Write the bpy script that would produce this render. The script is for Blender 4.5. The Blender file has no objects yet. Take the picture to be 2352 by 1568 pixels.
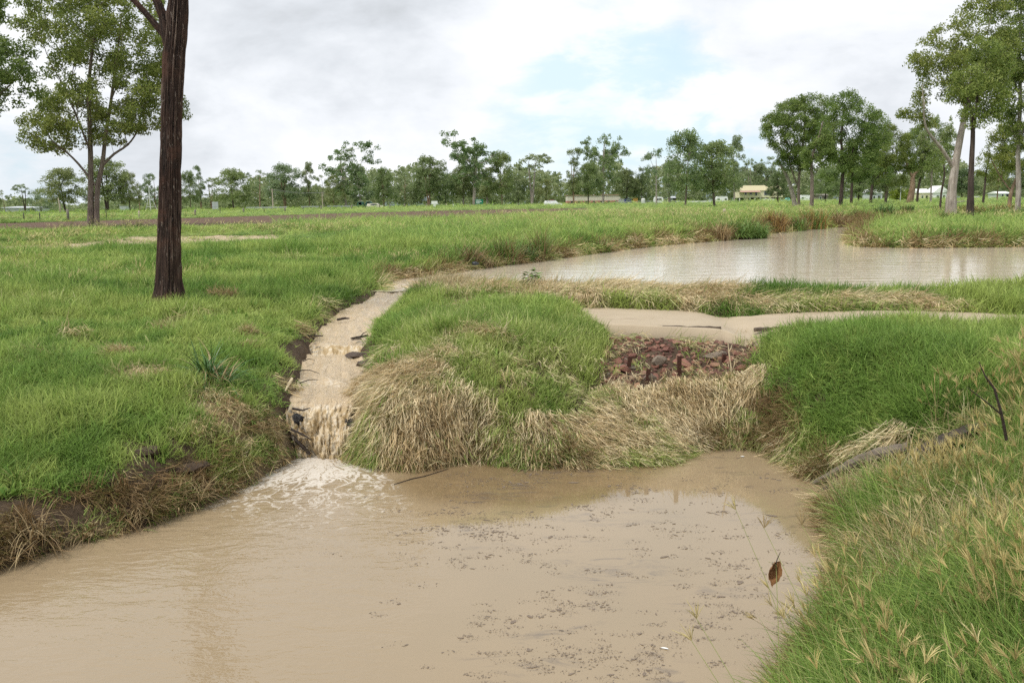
import bpy, bmesh, math, random
import numpy as np
from mathutils import Matrix, Vector

random.seed(11)
rng = np.random.default_rng(11)
scene = bpy.context.scene
C = scene.collection
PI = math.pi

# ------------------------------------------------------------------ camera
# photograph coordinates below are given on a 2352 x 1568 grid
PW, PH, PF = 2352.0, 1568.0, 1897.0
EYE = 3.0
PITCH = math.atan((784 - 470) / PF)
ROLL = math.radians(0.585)
FWD = np.array([0, math.cos(PITCH), -math.sin(PITCH)])
R0 = np.array([1.0, 0, 0])
U0 = np.array([0, math.sin(PITCH), math.cos(PITCH)])
RT = R0 * math.cos(ROLL) - U0 * math.sin(ROLL)
UP = U0 * math.cos(ROLL) + R0 * math.sin(ROLL)
cam_d = bpy.data.cameras.new('camera')
cam = bpy.data.objects.new('camera', cam_d)
C.objects.link(cam)
cam_d.sensor_width = 36.0
cam_d.lens = 36.0 * PF / PW
cam_d.clip_start = 0.05
cam_d.clip_end = 12000
m = Matrix.Identity(4)
for i in range(3):
    m[i][0], m[i][1], m[i][2] = RT[i], UP[i], -FWD[i]
m[2][3] = EYE
cam.matrix_world = m
scene.camera = cam

# ------------------------------------------------------------------ view, sun, sky
scene.view_settings.view_transform = 'Standard'
scene.view_settings.look = 'None'
scene.view_settings.gamma = 1.0
scene.view_settings.exposure = 0.30
scene.view_settings.use_curve_mapping = False
cy = scene.cycles
cy.use_denoising = False
cy.sample_clamp_indirect = 4.0
cy.use_adaptive_sampling = True
cy.adaptive_threshold = 0.02
cy.max_bounces = 6
cy.diffuse_bounces = 2
cy.glossy_bounces = 3
cy.transmission_bounces = 3
cy.transparent_max_bounces = 4
cy.caustics_reflective = False
cy.caustics_refractive = False

SUN_EL, SUN_AZ = math.radians(58), math.radians(-125)   # azimuth clockwise from +Y; the sun is behind the camera to the left
sd = bpy.data.lights.new('sun', 'SUN')
sd.energy = 2.3
sd.angle = math.radians(10)
sd.color = (1.0, 0.96, 0.90)
sun = bpy.data.objects.new('sun', sd)
C.objects.link(sun)
sdir = Vector((math.sin(SUN_AZ) * math.cos(SUN_EL), math.cos(SUN_AZ) * math.cos(SUN_EL), math.sin(SUN_EL)))
sun.rotation_euler = sdir.to_track_quat('Z', 'Y').to_euler()


def ray(px, py):
    u = (px - PW / 2) / PF
    v = (PH / 2 - py) / PF
    return FWD + u * RT + v * UP


def at_z(px, py, z):
    d = ray(px, py)
    t = (z - EYE) / d[2]
    return np.array([d[0] * t, d[1] * t, z])


def at_y(px, py, y):
    d = ray(px, py)
    t = y / d[1]
    return np.array([d[0] * t, y, EYE + d[2] * t])


class NT:
    """small node tree builder"""
    def __init__(s, nt):
        s.nt = nt
        nt.nodes.clear()

    def n(s, t, ins=None, **kw):
        nd = s.nt.nodes.new(t)
        for k, v in kw.items():
            setattr(nd, k, v)
        for k, v in (ins or {}).items():
            sock = nd.inputs[k]
            if isinstance(v, bpy.types.NodeSocket):
                s.nt.links.new(v, sock)
            else:
                sock.default_value = v
        return nd

    def math(s, op, a, b=0.0, c=None, clamp=False):
        i = {0: a, 1: b}
        if c is not None:
            i[2] = c
        return s.n('ShaderNodeMath', i, operation=op, use_clamp=clamp).outputs[0]

    def vmath(s, op, a, b=None):
        i = {0: a}
        if b is not None:
            i[1] = b
        nd = s.n('ShaderNodeVectorMath', i, operation=op)
        return nd.outputs['Value'] if op in ('DOT_PRODUCT', 'LENGTH', 'DISTANCE') else nd.outputs[0]

    def mix(s, f, a, b, bt='MIX'):
        nd = s.nt.nodes.new('ShaderNodeMix')
        nd.data_type = 'RGBA'
        nd.blend_type = bt
        for k, v in ((0, f), (6, a), (7, b)):
            if isinstance(v, bpy.types.NodeSocket):
                s.nt.links.new(v, nd.inputs[k])
            else:
                nd.inputs[k].default_value = (v if k == 0 or len(v) == 4 else (*v, 1))
        return nd.outputs[2]

    def ramp(s, f, stops, interp='LINEAR'):
        nd = s.nt.nodes.new('ShaderNodeValToRGB')
        s.nt.links.new(f, nd.inputs[0])
        cr = nd.color_ramp
        cr.interpolation = interp
        while len(cr.elements) < len(stops):
            cr.elements.new(0.5)
        for e, (p, c) in zip(cr.elements, stops):
            e.position = p
            e.color = (c, c, c, 1) if isinstance(c, (int, float)) else (*c[:3], 1)
        return nd.outputs[0]

    def noise(s, vec=None, scale=5.0, detail=3.0, rough=0.5, dist=0.0, out=0):
        i = {'Scale': scale, 'Detail': detail, 'Roughness': rough, 'Distortion': dist}
        if vec is not None:
            i['Vector'] = vec
        return s.n('ShaderNodeTexNoise', i).outputs[out]

    def smooth(s, v, a, b, lo=0.0, hi=1.0):
        return s.n('ShaderNodeMapRange', {'Value': v, 'From Min': a, 'From Max': b, 'To Min': lo, 'To Max': hi},
                   interpolation_type='SMOOTHSTEP').outputs[0]


world = bpy.data.worlds.new('World')
scene.world = world
world.use_nodes = True
w = NT(world.node_tree)
sky = w.n('ShaderNodeTexSky', sky_type='NISHITA', sun_disc=False, sun_elevation=SUN_EL, sun_rotation=SUN_AZ,
          altitude=50.0, air_density=1.0, dust_density=1.5, ozone_density=1.2)
tc = w.n('ShaderNodeTexCoord').outputs['Generated']
sep = w.n('ShaderNodeSeparateXYZ', {0: tc})
cvec = w.n('ShaderNodeMapping', {0: tc, 'Scale': (1.0, 1.0, 2.3)}).outputs[0]
n1 = w.noise(cvec, 2.1, 8, 0.56, 0.35)
n2 = w.noise(w.vmath('ADD', cvec, (7.3, 2.1, 4.4)), 3.4, 7, 0.56, 0.3)
n3 = w.noise(w.vmath('ADD', cvec, (3.3, 9.1, 1.4)), 9.0, 6, 0.6, 0.2)


def skyblob(px, py, a, b):
    d = ray(px, py)
    d = d / np.linalg.norm(d)
    dot = w.vmath('DOT_PRODUCT', w.vmath('NORMALIZE', tc), tuple(d))
    return w.smooth(dot, math.cos(math.radians(a)), math.cos(math.radians(b)))


cover = w.math('ADD', w.math('MULTIPLY_ADD', w.math('SUBTRACT', n3, .5), .42, w.math('MULTIPLY_ADD', w.math('SUBTRACT', n2, .5), .5, n1)), .10)
for px, py, a, b, k in ((1450, 225, 8, .5, 0.16), (1620, 290, 9, .5, 0.13), (1250, 290, 7, .5, 0.10), (1800, 330, 9, .5, .13), (1200, 120, 6, .5, .08), (560, 320, 6, 0.5, 0.09), (60, 380, 9, 1, 0.10), (900, 330, 8, 1, .06)):
    cover = w.math('SUBTRACT', cover, w.math('MULTIPLY', w.math('MULTIPLY', skyblob(px, py, a, b), k), w.smooth(n3, .36, .60, 1.5, .5)))
for px, py, a, b, k in ((1950, 60, 14, 6, 0.25), (700, 60, 16, 6, 0.25), (1080, 200, 7, 2, 0.10), (1480, 345, 4.0, .5, .16), (1900, 190, 8, 3, .14), (730, 318, 3, .5, .14), (200, 180, 14, 5, .15)):
    cover = w.math('ADD', cover, w.math('MULTIPLY', skyblob(px, py, a, b), k))
cmask = w.smooth(cover, 0.26, 0.70, 0.40, 1.0)
shade = w.math('ADD', w.math('MULTIPLY_ADD', n2, 1.25, w.math('MULTIPLY', n3, 0.40)), -.21)
for px, py, a, b, k in ((800, 30, 11, 2, -0.22), (420, 300, 8, 2, -0.08), (1980, 150, 10, 1, -0.06), (2060, 30, 10, 2, -.06), (1150, 230, 9, 2, .08), (1350, 70, 7, 2, .08), (730, 320, 3, .5, .12), (1480, 340, 4, .5, .08)):
    shade = w.math('ADD', shade, w.math('MULTIPLY', skyblob(px, py, a, b), k))
cloud_col = w.ramp(shade, [(0.22, (0.52, 0.545, 0.575)), (0.38, (0.63, 0.66, 0.70)), (0.53, (0.745, 0.772, 0.81)), (0.74, (0.87, 0.878, 0.89))])
bg_sky = w.n('ShaderNodeBackground', {'Color': w.mix(0.74, sky.outputs[0], (6.4, 9.6, 11.2)), 'Strength': 0.086})
bg_cl = w.n('ShaderNodeBackground', {'Color': cloud_col, 'Strength': 1.0})
mixs = w.n('ShaderNodeMixShader', {0: cmask, 1: bg_sky.outputs[0], 2: bg_cl.outputs[0]})
w.n('ShaderNodeOutputWorld', {0: mixs.outputs[0]})

# ------------------------------------------------------------------ numeric helpers


def vnoise(x, y, seed=0):
    xi = np.floor(x).astype(np.int64)
    yi = np.floor(y).astype(np.int64)
    xf, yf = x - xi, y - yi

    def h(a, b):
        v = (a * 374761393 + b * 668265263 + seed * 1274126177) & 0xffffffff
        v = ((v ^ (v >> 13)) * 1274126177) & 0xffffffff
        return ((v ^ (v >> 16)) & 0xffff) / 65535.0
    u, v = xf * xf * (3 - 2 * xf), yf * yf * (3 - 2 * yf)
    return (h(xi, yi) * (1 - u) + h(xi + 1, yi) * u) * (1 - v) + (h(xi, yi + 1) * (1 - u) + h(xi + 1, yi + 1) * u) * v


def fbm(x, y, seed=0, octv=3):
    s, a, t = 0, 1.0, 0
    for o in range(octv):
        s = s + a * vnoise(x * 2 ** o, y * 2 ** o, seed + o * 17)
        t += a
        a *= 0.5
    return s / t


def sstep(a, b, x):
    t = np.clip((x - a) / (b - a), 0, 1)
    return t * t * (3 - 2 * t)


def polysdf(x, y, poly):
    """signed distance, negative inside"""
    p = np.asarray(poly, float)[:, :2]
    d2 = np.full(x.shape, 1e18)
    ins = np.zeros(x.shape, bool)
    n = len(p)
    for i in range(n):
        ax, ay = p[i]
        bx, by = p[(i + 1) % n]
        ex, ey = bx - ax, by - ay
        L = ex * ex + ey * ey + 1e-12
        t = np.clip(((x - ax) * ex + (y - ay) * ey) / L, 0, 1)
        d2 = np.minimum(d2, (x - ax - t * ex) ** 2 + (y - ay - t * ey) ** 2)
        c = (ay > y) != (by > y)
        xx = ax + (y - ay) * ex / (ey if abs(ey) > 1e-12 else 1e-12)
        ins ^= c & (x < xx)
    d = np.sqrt(d2)
    return np.where(ins, -d, d)


# ------------------------------------------------------------------ the land: heights
LAND = [
    # left bank from the water up to the field
    (-250, 1190, .5), (0, 1150, .46), (200, 1100, .46), (380, 1050, .48), (560, 1010, .48), (650, 975, .5), (-300, 1000, .8), (0, 1000, .74), (200, 980, .74),
    (400, 900, .92), (560, 900, .84), (640, 880, .78), (-300, 860, 1.08), (0, 860, 1.05), (200, 840, 1.08), (400, 800, 1.12),
    (600, 800, 1.02), (670, 770, 1.0), (-300, 740, 1.32), (0, 740, 1.3), (200, 720, 1.3), (390, 700, 1.32), (560, 700, 1.26),
    (700, 690, 1.2), (780, 665, 1.25), (0, 640, 1.55), (300, 620, 1.52), (600, 620, 1.45), (800, 625, 1.38), (870, 610, 1.4),
    (-300, 580, 1.66), (0, 575, 1.65), (300, 560, 1.66), (600, 550, 1.65), (900, 570, 1.55), (1000, 590, 1.5),
    # pond's far bank and the field
    (1100, 592, 1.52), (1240, 572, 1.55), (1440, 550, 1.62), (1650, 533, 1.62), (1750, 522, 1.68), (1880, 507, 1.72),
    (214, 520, 1.8), (-200, 522, 1.78), (500, 522, 1.75), (800, 520, 1.78), (1100, 520, 1.8), (1400, 518, 1.8), (1700, 500, 1.85), (1300, 484, 2.0), (1000, 490, 1.92), (600, 500, 1.85),
    # islet on the right
    (2050, 522, 1.62), (2200, 530, 1.6), (2352, 540, 1.55), (2010, 540, 1.5), (2100, 548, 1.5), (2183, 499, 1.72), (2227, 506, 1.70), (2500, 540, 1.6), (2500, 500, 1.8),
    (2318, 483, 1.95), (2338, 489, 1.9), (2100, 489, 1.78), (1990, 480, 2.05), (1835, 477, 2.1), (1575, 477, 2.08), (2160, 482, 1.95),
    # berm between the pond and the path
    (1010, 652, 1.30), (1100, 668, 1.40), (1400, 676, 1.43), (1700, 675, 1.43), (2000, 676, 1.43), (2200, 669, 1.45), (2352, 658, 1.51), (2600, 650, 1.6),
    (1330, 708, 1.27), (1600, 713, 1.25), (1720, 718, 1.22), (2000, 716, 1.25), (2352, 722, 1.25), (2650, 735, 1.3),
    # mound between the falls and the spillway
    (905, 740, 1.12), (1000, 700, 1.3), (1150, 705, 1.34), (1300, 718, 1.3), (1430, 748, 1.22), (880, 800, 1.0), (1000, 780, 1.16),
    (1150, 790, 1.18), (1300, 800, 1.08), (1380, 805, .98), (840, 880, .80), (950, 860, .88), (1100, 880, .82), (1250, 900, .70),
    (1330, 890, .66), (850, 960, .54), (1000, 985, .45), (1150, 1000, .38), (1250, 1020, .25),
    # spillway slope and its straw apron
    (1450, 890, .62), (1600, 890, .62), (1700, 880, .66), (1500, 960, .34), (1650, 990, .17), (1400, 1010, .18), (1450, 810, .96), (1600, 810, .96), (1710, 805, .98),
    (1560, 756, 1.19), (1450, 756, 1.2), (1700, 766, 1.14),
    # hump on the right
    (1780, 805, 1.04), (1900, 783, 1.28), (2100, 768, 1.36), (2352, 772, 1.38), (2600, 780, 1.42), (1850, 900, .78), (2000, 850, 1.1), (2200, 850, 1.2),
    (2352, 850, 1.25), (1800, 990, .32), (1950, 985, .5), (2100, 950, .8), (2352, 950, .98), (1860, 1060, .12), (2000, 1060, .32), (2150, 1060, .5),
    # near right bank
    (1950, 1200, .16), (2100, 1200, .42), (2352, 1150, .72), (2600, 1150, .9), (1960, 1400, .18), (2150, 1400, .46), (2352, 1350, .8), (1880, 1560, .1),
    (2050, 1568, .4), (2352, 1568, .82), (2600, 1500, 1.0), (1850, 1750, .25), (2200, 1850, .8),
]
cp = [(*at_z(a, b, z)[:2], z) for a, b, z in LAND]
for px, py, Y in ((-300, 503, 110), (100, 502, 110), (500, 494, 120), (0, 493, 260), (-500, 500, 260), (500, 488, 260), (1176, 474.5, 260), (1700, 467.5, 260),
                  (2352, 459, 260), (2900, 452, 260), (900, 480, 180), (2352, 470, 140), (2000, 468, 180), (2700, 468, 140)):
    q = at_y(px, py, Y)
    cp.append((q[0], q[1], q[2]))
cp += [(-900, 800, 1.0), (0, 800, 2.3), (900, 800, 3.2), (-4000, 3000, 1.0), (0, 4000, 2.3), (4000, 3000, 3.5),
       (1.2, 1.0, 1.15), (3.5, 0.8, 1.25), (-1.5, 0.6, 1.0), (-6, 1.0, .8), (8, 1.5, 1.4), (40, 3, 1.6), (-40, 3, 1.6), (0, -1.5, 1.3)]
cp = np.array(cp)


def lp(x, y):
    d = np.hypot(x, y)
    return np.arctan2(x, y), np.log(np.maximum(d, 0.3))


_u, _v = lp(cp[:, 0], cp[:, 1])
_n = len(cp)


def _phi(r2):
    return np.sqrt(r2 + 0.0009) * r2 ** 0.5 * 0.5 + 0.5 * np.sqrt(r2 + 0.0016)


K = _phi((_u[:, None] - _u) ** 2 + (_v[:, None] - _v) ** 2) + np.eye(_n) * -0.004
A = np.zeros((_n + 3, _n + 3))
A[:_n, :_n] = K
A[:_n, _n:] = np.stack([np.ones(_n), _u, _v], 1)
A[_n:, :_n] = A[:_n, _n:].T
_w = np.linalg.solve(A, np.concatenate([cp[:, 2], np.zeros(3)]))


def land(x, y):
    u, v = lp(x, y)
    out = _w[_n] + _w[_n + 1] * u + _w[_n + 2] * v
    for i in range(_n):
        out = out + _w[i] * _phi((u - _u[i]) ** 2 + (v - _v[i]) ** 2)
    return out


# water outlines
ZU = 1.2
POOL = [at_z(a, b, 0)[:2] for a, b in (
    (-500, 1500), (-200, 1385), (0, 1308), (110, 1272), (200, 1243), (290, 1222), (380, 1195), (470, 1160), (560, 1120), (660, 1066), (700, 1046), (790, 1048), (800, 1058), (870, 1076),
    (960, 1082), (1020, 1070), (1080, 1058), (1130, 1066), (1200, 1074), (1350, 1074), (1470, 1070), (1540, 1066), (1590, 1040), (1650, 1028), (1740, 1030), (1790, 1056), (1860, 1112), (1885, 1140),
    (1890, 1185), (1925, 1250), (1935, 1330), (1905, 1420), (1850, 1520), (1790, 1620), (1720, 1820), (1200, 2000), (0, 2000), (-800, 1900))]
STREAM = [((700, 1054), (790, 1054), -0.02), ((690, 1000), (795, 1000), .25), ((672, 945), (795, 945), .5), ((676, 922), (800, 919), .595), ((690, 880), (822, 880), .64),
          ((695, 840), (838, 845), .70), ((712, 800), (822, 805), .80), ((735, 760), (848, 765), .92), ((780, 720), (885, 725), 1.03), ((845, 690), (935, 690), 1.13), ((890, 665), (965, 662), 1.195), ((905, 650), (985, 648), 1.2)]
SL = np.array([at_z(*a, z) for a, b, z in STREAM])
SR = np.array([at_z(*b, z) for a, b, z in STREAM])
SPOLY = [p[:2] for p in SL] + [p[:2] for p in SR[::-1]]
SC = (SL + SR) / 2
POND = [at_z(a, b, ZU)[:2] for a, b in (
    (890, 665), (872, 650), (905, 641), (1000, 632), (1050, 623), (1130, 612), (1240, 600), (1330, 587), (1440, 572), (1550, 561), (1650, 553), (1745, 545), (1765, 536), (1850, 528),
    (1960, 519), (2060, 508), (2150, 494.5), (2280, 493), (2285, 498), (2150, 499.5), (2080, 511), (2000, 522), (1965, 535), (1952, 550), (1956, 563), (1990, 568), (2100, 570), (2352, 567),
    (2800, 564), (2900, 600), (2700, 690), (2352, 690), (2000, 693), (1700, 692), (1400, 690), (1200, 684), (1090, 670), (1015, 656), (985, 650), (965, 663))]
PATH_B = [(1300, 710), (1450, 712), (1600, 714), (1680, 719), (1725, 724), (1790, 719), (2000, 718), (2200, 719), (2352, 722), (2700, 730)]
PATH_F = [(1385, 744), (1490, 747), (1600, 749), (1665, 751), (1718, 757), (1765, 751), (2000, 753), (2200, 757), (2352, 760), (2700, 775)]
ZP = 1.25
PPOLY = [at_z(a, b, ZP)[:2] for a, b in PATH_B] + [at_z(a, b, ZP)[:2] for a, b in PATH_F[::-1]]


def stream_z(x, y):
    d2 = (x[..., None] - SC[:, 0]) ** 2 + (y[..., None] - SC[:, 1]) ** 2
    # project on every segment, keep the nearest
    best = np.full(x.shape, 1e9)
    z = np.zeros(x.shape)
    for i in range(len(SC) - 1):
        a, b = SC[i], SC[i + 1]
        e = b - a
        t = np.clip(((x - a[0]) * e[0] + (y - a[1]) * e[1]) / (e[0] ** 2 + e[1] ** 2), 0, 1)
        d = (x - a[0] - t * e[0]) ** 2 + (y - a[1] - t * e[1]) ** 2
        k = d < best
        best = np.where(k, d, best)
        z = np.where(k, a[2] + t * e[2], z)
    return z


# polar grid about the camera's foot: fine near, coarse far
az_in = np.radians(np.linspace(-36, 36, 300))
az = np.concatenate([np.radians(np.linspace(-100, -36.6, 50)), az_in, np.radians(np.linspace(36.6, 100, 50))])
lr = np.concatenate([np.linspace(math.log(0.7), math.log(3.2), 40)[:-1], np.linspace(math.log(3.2), math.log(34), 420)[:-1], np.linspace(math.log(34), math.log(400), 180)[:-1], np.linspace(math.log(400), math.log(9000), 24)])
GA, GL = np.meshgrid(az, lr)
GX, GY = np.exp(GL) * np.sin(GA), np.exp(GL) * np.cos(GA)
GD = np.exp(GL)
GZ = land(GX, GY)
near = 1 - sstep(25, 80, GD)
GZ = GZ + near * ((fbm(GX * 1.1, GY * 1.1, 3, 3) - .5) * .20 + (fbm(GX * 3.5, GY * 3.5, 9, 2) - .5) * .07) + (1 - near) * (fbm(GX * .05, GY * .05, 5, 2) - .5) * .03
S_pool, S_str, S_pond = polysdf(GX, GY, POOL), polysdf(GX, GY, SPOLY), polysdf(GX, GY, POND)
S_path = polysdf(GX, GY, PPOLY)
edge_n = (fbm(GX * 2.5, GY * 2.5, 21, 3) - .5) * .14
bankn = fbm(GX * 5, GY * 5, 33, 3)


def carve(z, sd, zw, wd, depth):
    t = np.clip(sd / wd, 0, 1) ** 0.6
    bank = (zw - .05) + (z - zw + .05) * t
    bank = np.where((t > 0) & (t < 1), bank + (bankn - .5) * .10 * (1 - t), bank)
    bed = zw - .05 - np.clip(-sd * .5, 0, depth)
    return np.where(sd < 0, np.minimum(bed, z), np.where(sd < wd, np.minimum(bank, np.maximum(z, zw + .02)) if False else bank, z))


GZ = np.where(S_path < 0.25, GZ * sstep(0, .25, S_path) + (ZP - .27) * (1 - sstep(0, .25, S_path)), GZ)
GZ = carve(GZ, S_pond + edge_n * 1.2, ZU, .45 + .02 * GD, .5)
zs = stream_z(GX, GY)
GZ = carve(GZ, S_str + edge_n * .35, zs - .02, .30, .12)
GZ = carve(GZ, S_pool + edge_n * .6, 0.0, .42, .5)
WSD = np.minimum(np.minimum(S_pool, S_str), S_pond)

# gradients in metres
dzu = np.gradient(GZ, axis=1) / (np.gradient(GA, axis=1) * GD)
dzv = np.gradient(GZ, axis=0) / (np.gradient(GL, axis=0) * GD)
for _ in range(16):
    for g in (dzu, dzv):
        g[1:-1, 1:-1] = (g[1:-1, 1:-1] * 2 + g[:-2, 1:-1] + g[2:, 1:-1] + g[1:-1, :-2] + g[1:-1, 2:]) / 6
GRX = dzu * np.cos(GA) + dzv * np.sin(GA)
GRY = -dzu * np.sin(GA) + dzv * np.cos(GA)


def bil(G, x, y):
    u, v = lp(np.asarray(x, float), np.asarray(y, float))
    fi = np.interp(u, az, np.arange(len(az)))
    fj = np.interp(v, lr, np.arange(len(lr)))
    i, j = np.clip(fi.astype(int), 0, len(az) - 2), np.clip(fj.astype(int), 0, len(lr) - 2)
    a, b = fi - i, fj - j
    return (G[j, i] * (1 - a) + G[j, i + 1] * a) * (1 - b) + (G[j + 1, i] * (1 - a) + G[j + 1, i + 1] * a) * b


def ground(x, y):
    return bil(GZ, x, y)


def gz(x, y):
    return float(ground(np.array([x]), np.array([y]))[0])


_ts = np.exp(np.linspace(math.log(2.5), math.log(1500), 2600))


def hit(px, py):
    d = ray(px, py)
    k = _ts / d[1]
    X, Y, Z = d[0] * k, d[1] * k, EYE + d[2] * k
    below = np.nonzero(Z < ground(X, Y))[0]
    if len(below) == 0:
        i = np.searchsorted(_ts, 260)
    else:
        i = below[0]
    return np.array([X[i], Y[i], float(ground(X[i:i + 1], Y[i:i + 1])[0])])


def plain(px, py, z=1.85):
    for _ in range(12):
        q = at_z(px, py, z)
        z = .5 * z + .5 * float(np.clip(gz(q[0], q[1]), 1.3, 2.6))
    return at_z(px, py, z)[:2]


def hitpoly(pts):
    return [hit(a, b)[:2] for a, b in pts]


# ------------------------------------------------------------------ what grows where
STRAW = [(hitpoly([(870, 790), (980, 720), (1300, 735), (1440, 770), (1380, 860), (1300, 950), (1150, 960), (1000, 850)]), .30, .35),
         (hitpoly([(1080, 900), (1190, 960), (1290, 975), (1350, 960), (1350, 1072), (1200, 1070), (1100, 1060)]), .95, .14),
         (hitpoly([(800, 905), (880, 850), (1000, 840), (1050, 885), (1130, 960), (1180, 1010), (1090, 1052), (960, 1084), (870, 1080), (795, 1030)]), 1.0, .16),
         (hitpoly([(1330, 905), (1380, 872), (1500, 872), (1740, 852), (1770, 950), (1745, 1025), (1640, 1030), (1550, 1068), (1350, 1072), (1240, 1050), (1320, 980)]), 1.0, .12),
         (hitpoly([(1010, 790), (1080, 768), (1250, 775), (1330, 850), (1250, 845), (1100, 800)]), .62, .42),
         (hitpoly([(1000, 845), (1090, 815), (1040, 800), (930, 835)]), .55, .40),
         (hitpoly([(960, 668), (1100, 661), (1300, 664), (1600, 668), (1720, 680), (1700, 716), (1300, 702), (1000, 692)]), .78, .22),
         (hitpoly([(1680, 690), (2100, 690), (2200, 705), (2150, 718), (1700, 718)]), .6, .2),
         (hitpoly([(1740, 1000), (1850, 1000), (1990, 1030), (1900, 1090), (1850, 1105), (1760, 1050)]), .75, .2),
         (hitpoly([(420, 990), (560, 925), (670, 960), (690, 1040), (640, 1070), (520, 1110), (470, 1020)]), .7, .22),
         (hitpoly([(0, 1160), (240, 1110), (470, 1060), (640, 1040), (660, 1062), (470, 1155), (0, 1300)]), .55, .15)]
BARE = [(hitpoly([(-200, 1185), (0, 1140), (240, 1095), (470, 1060), (620, 1046), (660, 1066), (470, 1160), (290, 1222), (0, 1308), (-200, 1385)]), .95, .12), (hitpoly([(-200, 1150), (0, 1110), (240, 1075), (430, 1035), (540, 1020), (560, 1060), (400, 1095), (200, 1140), (0, 1180), (-200, 1230)]), .50, .16),
        (hitpoly([(300, 1020), (480, 1010), (520, 1060), (400, 1090), (300, 1080)]), .5, .12), (hitpoly([(640, 860), (690, 830), (690, 1000), (650, 980), (630, 920)]), .6, .1)]
DRY_BLOBS = [(515, 693, .30, .9), (285, 818, .22, .8), (345, 868, .22, .95), (560, 772, .18, .8), (560, 802, .16, .7), (280, 865, .1, .5), (690, 760, .12, .6), (425, 740, .1, .5), (660, 605, .3, .6), (520, 940, .35, .8),
             (470, 1000, .2, .6), (2060, 1010, .18, .7), (1960, 1050, .25, .6), (2110, 700, .25, .7), (1900, 700, .2, .5), (740, 700, .15, .5)]
DIRT_BLOBS = [(340, 1050, .16, .8), (430, 1050, .14, .7), (210, 1165, .22, .9), (60, 1180, .22, .9), (90, 1240, .22, 1), (330, 1150, .2, .7), (820, 690, .22, .9), (850, 670, .25, 1.0), (715, 775, .14, .9), (830, 820, .16, 1),
              (690, 850, .12, .8), (680, 900, .14, .8), (530, 950, .18, .5), (345, 872, .12, .7), (1990, 1015, .12, .8), (320, 1010, .12, .5), (665, 960, .14, .8)]
_db = [(hit(a, b)[:2], r, k) for a, b, r, k in DRY_BLOBS]
_tb = [(hit(a, b)[:2], r, k) for a, b, r, k in DIRT_BLOBS]
PLOUGH = [plain(a, b) for a, b in [(-300, 534), (0, 531), (300, 525), (660, 518), (850, 511), (1000, 504), (1200, 494), (1370, 483.5), (1360, 478.2), (1200, 480.5), (1000, 484.5), (750, 491), (400, 502), (0, 513), (-300, 516)]]
TRACK = [plain(a, b) for a, b in ([(-300, 580), (0, 577), (130, 574), (240, 570), (470, 558), (650, 550), (650, 540), (500, 540), (300, 543), (250, 552), (120, 563), (0, 567), (-300, 570)])]
TRACK2 = hitpoly([(2330, 497), (2200, 500), (2170, 503), (2352, 503)])
ROCKS = hitpoly([(1385, 800), (1420, 770), (1490, 757), (1600, 757), (1740, 765), (1745, 800), (1730, 850), (1640, 872), (1500, 885), (1370, 893)])


def masks(x, y):
    """cover (how much grass), dry (green 0 .. straw 1)"""
    x, y = np.asarray(x, float), np.asarray(y, float)
    d = np.hypot(x, y)
    nz = fbm(x * 2.2, y * 2.2, 41, 3)
    nz2 = fbm(x * .8, y * .8, 47, 3)
    dry = np.zeros(x.shape)
    for poly, k, soft in STRAW:
        s = polysdf(x, y, poly) + (nz - .5) * soft * 3.2
        dry = np.maximum(dry, k * (1 - sstep(-soft, soft, s)))
    for (c, r, k) in _db:
        q = np.hypot(x - c[0], y - c[1]) + (nz - .5) * r * 1.6
        dry = np.maximum(dry, k * (1 - sstep(r * .6, r * 1.3, q)))
    ws = bil(WSD, x, y)
    wsp = np.minimum(bil(S_pool, x, y), bil(S_pond, x, y))
    dry = np.maximum(dry, .60 * (1 - sstep(.05, .30 + .006 * d, wsp + (nz - .5) * .2)))
    dry = np.maximum(dry, sstep(.68, .8, nz2) * .22)
    cov = np.ones(x.shape)
    for (c, r, k) in _tb:
        q = np.hypot(x - c[0], y - c[1]) + (nz - .5) * r * 1.6
        cov = np.minimum(cov, 1 - k * (1 - sstep(r * .6, r * 1.3, q)))
    tr = sstep(.60, .70, fbm(x * 1.15 + 5, y * 1.15, 43, 3)) * (1 - sstep(14, 24, d)) * (x < 1)
    cov = cov * (1 - .75 * tr)
    dry = np.maximum(dry, .38 * tr)
    sp = polysdf(x, y, PLOUGH)
    st = np.minimum(polysdf(x, y, TRACK), polysdf(x, y, TRACK2))
    sr = polysdf(x, y, ROCKS)
    sth = polysdf(x, y, PPOLY)
    cov = np.where(sp < (nz - .5) * 3, 0.0, cov)
    cov = np.where(st < (nz - .5) * 1.2, 0.05, cov)
    cov = np.where(sr < (nz - .5) * .3, 0.02, cov)
    for poly, k, soft in BARE:
        s = polysdf(x, y, poly) + (nz - .5) * soft * 3.5
        cov = np.minimum(cov, 1 - k * (1 - sstep(-soft, soft, s)))
    cov = np.where(sth < .04, 0.0, cov)
    ss = bil(S_str, x, y)
    cov = cov * np.where(y > 9.75, sstep(.06, .40, ss + (nz - .45) * .35), 1)
    return cov, dry, sp, st, sr, ws


LOGS = [hitpoly([(1850, 1122), (1940, 1092), (2010, 1070), (2090, 1046)]), hitpoly([(1852, 1150), (1950, 1120)]), hitpoly([(2080, 1092), (2150, 1066), (2225, 1030)]), hitpoly([(2120, 1127), (2215, 1112)])]


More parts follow.
